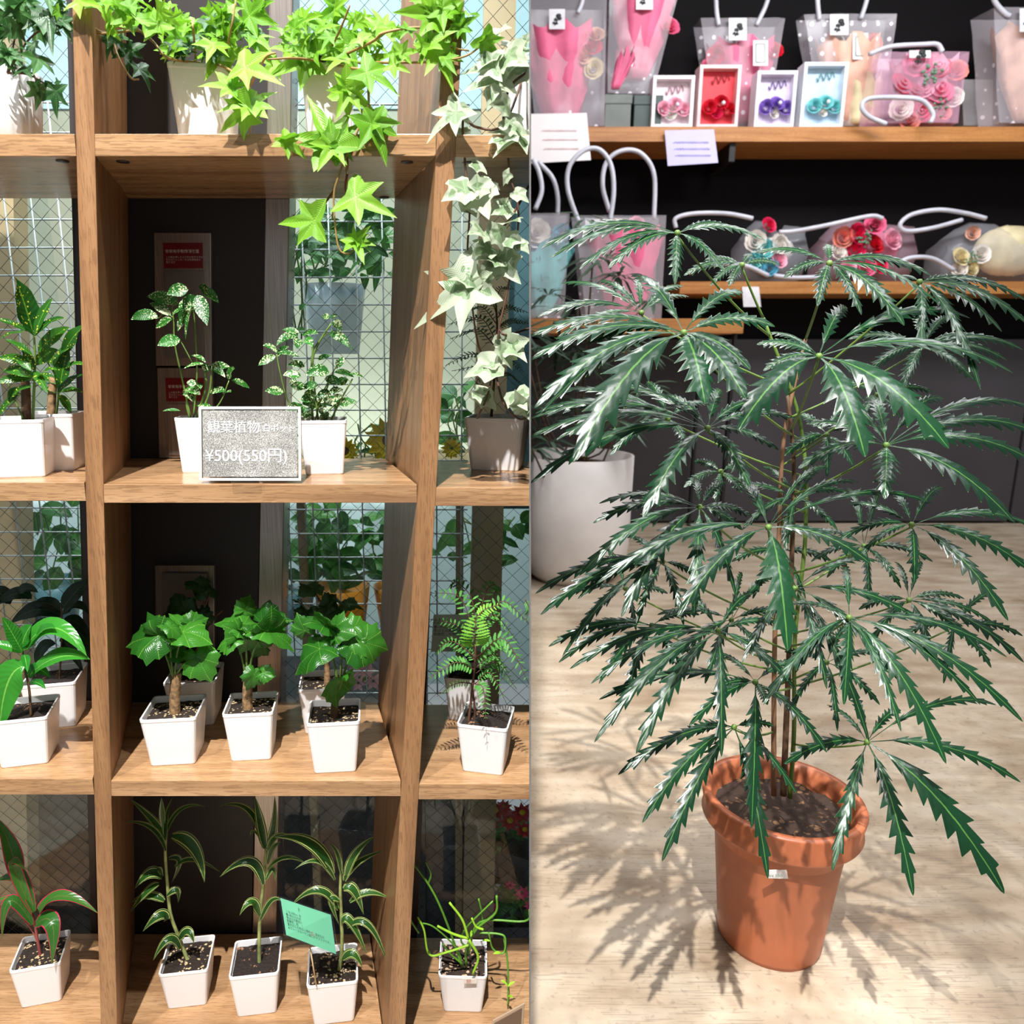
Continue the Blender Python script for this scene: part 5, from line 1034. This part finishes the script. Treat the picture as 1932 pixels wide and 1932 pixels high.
lying('lying clear bag of white, teal and blue flowers on the middle shelf', 1395, 1505, 408, 528, [(1425, 455, 18, 'white'), (1450, 425, 14, 'hot'), (1440, 470, 18, 'teal'), (1470, 460, 18, 'white'), (1452, 505, 15, 'blue'), (1470, 492, 14, 'lpink'), (1425, 490, 14, 'teal')], 'white', [[(1275, 430), (1275, 412), (1310, 403), (1370, 403), (1420, 412)], [(1300, 515), (1330, 500), (1400, 500), (1450, 520)]])
lying('lying clear bag of red and pink roses at the centre of the middle shelf', 1545, 1705, 406, 528, [(1618, 442, 19, 'hot'), (1648, 460, 19, 'red'), (1590, 448, 18, 'coral'), (1612, 472, 18, 'hot'), (1682, 452, 19, 'lpink'), (1582, 476, 16, 'white'), (1632, 505, 18, 'pink'), (1650, 425, 18, 'pink'), (1660, 500, 16, 'hot'), (1600, 505, 14, 'lpink')], 'pink', [[(1470, 438), (1500, 436), (1560, 425), (1640, 408), (1665, 412)], [(1560, 522), (1500, 524), (1460, 520)]], [(1630, 450, 15)], film('rosy_film', S(235, 200, 215), .26, False))
lying('lying clear bag of cream flowers at the right end of the middle shelf', 1770, 1990, 412, 528, [(1812, 485, 17, 'cream'), (1832, 505, 15, 'cream'), (1810, 508, 13, 'white'), (1850, 480, 16, 'white'), (1835, 440, 12, 'peach')], 'cream', [[(1860, 412), (1820, 402), (1770, 396), (1720, 405), (1698, 424), (1712, 436), (1760, 430), (1815, 415)], [(1690, 498), (1720, 486), (1760, 488), (1800, 510)]], [(1836, 486, 12)])
# ------------------------------------------------------------------ white planter with a fine-leaved plant
c = P(1080, 1055, 4.45); c.z = 0
t = thing('white_planter', 'large white round planter with a fine-leaved plant at the left, behind', 'potted plant', c)
r = .335; zt_ = P(1080, 868, 4.2).z
m = MB(); m.lathe(c, [(r*.70, .0), (r*.86, .05), (r*.96, .12), (r, .22), (r*1.02, zt_), (r*.96, zt_), (r*.93, zt_-.06)], 56, flute=0); m.build('planter', plain('planter_white', S(226, 216, 210), .45, var=.02), t, clip='R')
m = MB(); m.lathe(c, [(r*.94, zt_-.07), (r*.4, zt_-.04)], 30); m.build('soil', soil_c, t, clip='R')
f = MB(); v = MB(); fine = leafmat('fine_grey_leaf', S(30, 56, 40), S(96, 122, 100), S(110, 140, 110), .0, rough=.35)
for i in range(46):
    a = R.uniform(0, 6.3); rr = R.uniform(0, .75); q = c+Vector((math.cos(a)*rr*.7, math.sin(a)*rr*.6, zt_+R.uniform(.1, 1.25)*(1.1-rr*.6)))
    for j in range(R.randint(8, 12)):
        b = R.uniform(0, 6.3); L = R.uniform(.12, .24); d = Vector((math.cos(b), math.sin(b), R.uniform(-.5, .6))).normalized(); e = q+d*L-Vector((0, 0, .3*L))
        ribbon(f, [q, q.lerp(e, .35)+Vector((0, 0, L*.12)), q.lerp(e, .7)+Vector((0, 0, L*.08)), e], Vector((0, -.3, 1)), ovate(.012), .2)
    if i < 12: v.tube(cr([c+Vector((R.uniform(-.1, .1), R.uniform(-.1, .1), zt_-.05)), c.lerp(q, .5)+Vector((0, 0, .15)), q], 4), .006, 5)
f.build('foliage', fine, t, clip='R'); v.build('stem', trunkd, t, clip='R')
# ================================================================== THE LARGE FALSE ARALIA
YA = 1.52
c = P(1446, 1790, YA); c.z = 0; c.y = YA
t = thing('false_aralia', 'large dark green serrated-leaf plant in a terracotta plastic pot on the concrete floor', 'potted plant', c)
zr = P(1467, 1498, YA).z; r = 144/F*dep(P(1467, 1500, YA)); rb = r*.665
m = MB(); m.lathe(c, [(rb*.93, .004), (rb*.97, .0), (rb, .012), (rb*1.02, zr*.12), (r*.80, zr*.72), (r*.815, zr*.79), (r*.97, zr*.83), (r*.985, zr*.845), (r*.96, zr*.88), (r*1.0, zr*.985), (r*.985, zr), (r*.90, zr*1.0), (r*.86, zr*.94), (r*.80, zr*.72)], 72); pot_ = m.build('pot', terra, t)
m = MB()
NS = 30; rs = []
for k in range(1, 10):
    q = k/9; rs.append([c+Vector((math.cos(2*PI*i/NS)*r*.82*q, math.sin(2*PI*i/NS)*r*.82*q, zr*.88+.014*noise.noise(Vector((math.cos(2*PI*i/NS)*q*4, math.sin(2*PI*i/NS)*q*4, 1))))) for i in range(NS)])
m.rings(rs[::-1], True, False, True); m.build('soil', soil_c, t)
o = slab([(1448, 1657), (1487, 1658), (1484, 1641), (1446, 1642)], YA-r*.86, .0015); q = o.build('price_sticker', paper, t, False); 
textmesh('¥4,500', P(1450, 1655, YA-r*.86-.0006), RT, Vector((0, 0, 1)), .010, q, plain('grey_print', S(150, 150, 150), .6))
m = MB()
for zz in (zr*.5,): m.tube([c+Vector((math.cos(a*PI/20)*(r*.735), math.sin(a*PI/20)*(r*.735), zz)) for a in range(41)], .0012, 4)
m.build('seam', terra, t)
# stems
stm = [[(1478, 1500), (1482, 1400), (1488, 1250), (1494, 1050), (1498, 880), (1486, 745)], [(1460, 1500), (1460, 1380), (1462, 1200), (1470, 1000), (1480, 820), (1520, 640)], [(1490, 1505), (1498, 1380), (1500, 1200), (1520, 1000), (1510, 800), (1440, 600)]]
axes = []
for i, s_ in enumerate(stm):
    m = MB(); p3 = cr([P(x, y, YA-.02+.02*i) for x, y in s_], 6); m.tube(p3, .0075-.001*i, 8, .0035); m.build('stem', (trunkd, plain('cane_stem', S(140, 104, 76), .6, var=.12), stemg)[i], t); axes.append(p3)
def axpt(z, i=0):
    p3 = axes[i]; return min(p3, key=lambda p: abs(p.z-z))
f = MB(); v = MB()
def leaflet(h, tip, W, k, rise=.12, nt_=8):
    if W > .022: nt_ = 7
    L = (tip-h).length; mid = (h+tip)/2+Vector((0, 0, L*rise)); pts = quadbez(h, mid, tip, 10)
    nr = Vector((R.uniform(-.35, .35), -.75+R.uniform(-.4, .3), .75)).normalized()
    serrated(f, pts, nr, W*R.uniform(.9, 1.1), nt_, k, .12 if L < .2 else .16, .12, .46 if W > .022 else .4, .5)
def hub(px, py, Y, tips, W=13, kf=None, wide=None, rise=.12, extra=0, Lx=.16):
    h = P(px, py, Y); k0 = kf
    sc = dep(h)/F
    for i, tp in enumerate(tips):
        x, y = tp[0], tp[1]; w_ = tp[2] if len(tp) > 2 else W
        ky = .85 if y > py else 1.6
        dY = -ky*(y-py)*sc; dY = max(-.17, min(.25, dY)); yt = Y+dY
        leaflet(h, P(x, y, yt), w_*(1.6 if w_ > 18 else 1.3 if py < 900 else 1.12)*sc, R.randrange(10) if k0 is None else k0, rise)
    for i in range(extra):
        a = R.uniform(0, 6.3); L = Lx*R.uniform(.7, 1.1); leaflet(h, h+Vector((math.cos(a)*L, math.sin(a)*L, -L*R.uniform(.1, .5))), W*.8*sc, R.randrange(5), rise)
    # petiole
    ai = R.randrange(3); hz = math.hypot(h.x-axpt(h.z, 0).x, h.y-YA); b = axpt(max(.45, h.z-.30*hz-.06), ai)
    d = h-b; v.tube(quadbez(b, (b+h)/2-Vector((0, 0, .04*hz)), h-Vector((0, 0, .004)), 8), .0026, 6, .0019)
    v.ball(h, .0058, 6)
HUBS = [
 (1290, 628, 1.20, [(1081, 872, 25), (1008, 770, 17), (1000, 680, 14), (1022, 778, 12), (1330, 762, 27), (1407, 752, 26), (1416, 698, 20), (1462, 616, 14), (1402, 552, 14), (1190, 517, 15), (1106, 650, 13), (990, 640, 12)], 15),
 (1545, 672, 1.22, [(1790, 846, 24), (1632, 862, 24), (1912, 704, 17), (1830, 600, 13), (1598, 580, 15), (1450, 628, 13), (1392, 812, 20), (1428, 650, 12), (1440, 700, 12)], 15),
 (1565, 497, 1.30, [(1757, 520, 12), (1772, 574, 14), (1706, 614, 16), (1625, 594, 13), (1542, 578, 13), (1478, 525, 9), (1425, 478, 10), (1712, 506, 10), (1560, 460, 7)], 11),
 (1278, 440, 1.32, [(1022, 468, 12), (1040, 486, 12), (1148, 506, 12), (1093, 508, 11), (1273, 537, 14), (1368, 515, 14), (1444, 454, 11), (1382, 430, 9)], 11),
 (1735, 532, 1.34, [(1813, 632, 15), (1890, 626, 15), (1945, 616, 14), (1838, 542, 10), (1738, 662, 11), (1940, 570, 12), (1700, 520, 8), (1850, 735, 9)], 12),
 (1335, 808, 1.24, [(1213, 976, 17), (1415, 919, 16), (1000, 912, 13), (990, 830, 11), (1250, 745, 11), (1360, 735, 11), (1500, 790, 12), (1000, 790, 10), (1470, 850, 10), (1120, 730, 9), (1440, 760, 10)], 13),
 (1672, 840, 1.26, [(1912, 984, 19), (1669, 942, 18), (1950, 870, 16), (1960, 818, 16), (1506, 884, 13), (1640, 745, 13), (1780, 752, 13), (1950, 770, 13), (1520, 800, 11), (1590, 760, 9)], 14),
 (1320, 957, 1.26, [(1093, 1086, 15), (1172, 1164, 17), (1309, 1166, 16), (1119, 987, 13), (1388, 1124, 14), (1420, 975, 12), (1400, 1000, 12), (1310, 900, 9), (1370, 910, 10), (1130, 950, 10)], 13),
 (1450, 995, 1.18, [(1125, 1102, 15), (1277, 1164, 18), (1486, 1228, 24), (1643, 1064, 18), (1762, 950, 8), (1380, 900, 9), (1400, 900, 8), (1620, 910, 9), (1560, 880, 8)], 14),
 (1720, 990, 1.30, [(1902, 1171, 15), (1950, 1082, 15), (1725, 1100, 14), (1955, 995, 13), (1680, 925, 9), (1778, 920, 10), (1600, 950, 9), (1620, 1050, 9), (1580, 1020, 9)], 12),
 (1715, 1132, 1.42, [(1850, 1230, 11), (1932, 1250, 11), (1760, 1250, 10), (1690, 1060, 8), (1740, 1060, 8), (1620, 1150, 9), (1820, 1130, 9), (1640, 1220, 9), (1880, 1180, 9)], 10),
 (1630, 1030, 1.55, [(1600, 920, 9), (1660, 930, 9), (1540, 1000, 9), (1560, 1090, 9), (1700, 1110, 9), (1760, 1060, 9), (1640, 1150, 9), (1530, 1060, 8)], 9),
 (1602, 1165, 1.22, [(1785, 1441, 17), (1930, 1362, 15), (1592, 1330, 15), (1440, 1330, 12), (1700, 1380, 12), (1900, 1240, 12), (1590, 1060, 9), (1480, 1140, 9), (1500, 1270, 10), (1850, 1330, 12)], 13),
 (1500, 1110, 1.30, [(1700, 1290, 13), (1660, 1060, 10), (1560, 1300, 12), (1400, 1250, 11), (1750, 1180, 11), (1640, 1400, 12)], 11),
 (1355, 1190, 1.24, [(1121, 1401, 14), (1200, 1422, 16), (1361, 1428, 15), (1155, 1347, 14), (1075, 1262, 12), (1500, 1300, 13), (1115, 1290, 12), (1280, 1110, 9), (1420, 1120, 9), (1480, 1180, 9)], 12),
 (1425, 1287, 1.24, [(1418, 1562, 17), (1560, 1420, 14), (1350, 1300, 10), (1300, 1370, 12), (1448, 1330, 10), (1512, 1250, 9), (1350, 1230, 9), (1130, 1320, 12)], 12),
 (1385, 1372, 1.26, [(1166, 1462, 13), (1212, 1552, 16), (1249, 1625, 15), (1449, 1658, 15), (1503, 1498, 11), (1280, 1390, 11), (1460, 1370, 9)], 12),
 (1636, 1400, 1.30, [(1570, 1644, 14), (1723, 1690, 16), (1895, 1686, 20), (1926, 1476, 13), (1478, 1442, 12), (1600, 1300, 10), (1700, 1340, 10), (1880, 1330, 10), (1560, 1330, 9)], 13),
 (1250, 1060, 1.35, [(1020, 1160, 12), (1010, 1120, 11), (1060, 1240, 10), (1090, 1130, 10), (1200, 1180, 10), (1290, 1180, 10), (1330, 1100, 9), (1180, 1010, 8)], 10),
 (1230, 1180, 1.38, [(1035, 1220, 10), (1054, 1250, 10), (1080, 1200, 10), (1130, 1290, 11), (1180, 1320, 11), (1290, 1280, 10), (1320, 1160, 8)], 10),
 (1380, 1170, 1.45, [(1240, 1160, 9), (1280, 1240, 10), (1330, 1290, 10), (1450, 1260, 9), (1500, 1160, 9), (1400, 1080, 8), (1460, 1090, 8)], 9),
 (1560, 820, 1.5, [(1480, 860, 10), (1560, 900, 11), (1610, 880, 10), (1640, 800, 9), (1500, 780, 9), (1600, 760, 8)], 9),
 (1740, 655, 1.48, [(1600, 640, 10), (1640, 700, 10), (1700, 740, 11), (1840, 720, 11), (1900, 680, 10), (1930, 660, 10), (1730, 590, 9), (1790, 600, 9), (1860, 640, 9)], 10),
 (1210, 590, 1.5, [(1060, 535, 10), (1010, 600, 9), (1050, 640, 9), (1290, 540, 9), (1200, 520, 8), (1130, 530, 9), (1300, 560, 8)], 10),
 (1260, 790, 1.5, [(1010, 780, 9), (1020, 745, 9), (1050, 830, 9), (1150, 860, 9), (1340, 760, 9), (1220, 720, 8), (1120, 740, 8), (1300, 850, 9)], 9),
 (1400, 500, 1.5, [(1290, 520, 9), (1330, 490, 8), (1375, 540, 9), (1470, 500, 8), (1340, 540, 8), (1420, 480, 7)], 8),
 (1500, 940, 1.5, [(1440, 880, 8), (1380, 920, 8), (1400, 1000, 9), (1480, 1040, 9), (1580, 1000, 9), (1600, 930, 8), (1560, 880, 8)], 9),
 (1560, 1250, 1.45, [(1490, 1340, 9), (1580, 1380, 10), (1660, 1330, 10), (1690, 1240, 9), (1480, 1230, 9), (1600, 1180, 8)], 9),
 (1360, 890, 1.42, [(1310, 870, 8), (1350, 950, 8), (1420, 880, 8), (1400, 930, 8), (1290, 920, 8)], 8),
 (1655, 745, 1.5, [(1560, 720, 8), (1620, 800, 9), (1700, 790, 9), (1760, 740, 9), (1600, 700, 8)], 8),
 (1180, 1110, 1.5, [(1060, 1130, 8), (1090, 1190, 9), (1200, 1190, 9), (1260, 1120, 8), (1150, 1040, 8)], 9),
 (1800, 1180, 1.5, [(1700, 1200, 9), (1780, 1290, 9), (1870, 1260, 9), (1930, 1200, 9), (1880, 1120, 8), (1760, 1120, 8)], 9),
 (1470, 1040, 1.6, [(1380, 1060, 9), (1420, 1130, 9), (1520, 1130, 9), (1570, 1060, 9), (1500, 970, 8)], 9)]
for h in HUBS: hub(h[0], h[1], h[2], h[3], h[4])
f.build('foliage', L_aral, t, clip='R'); v.build('petiole', stemg, t, clip='R')
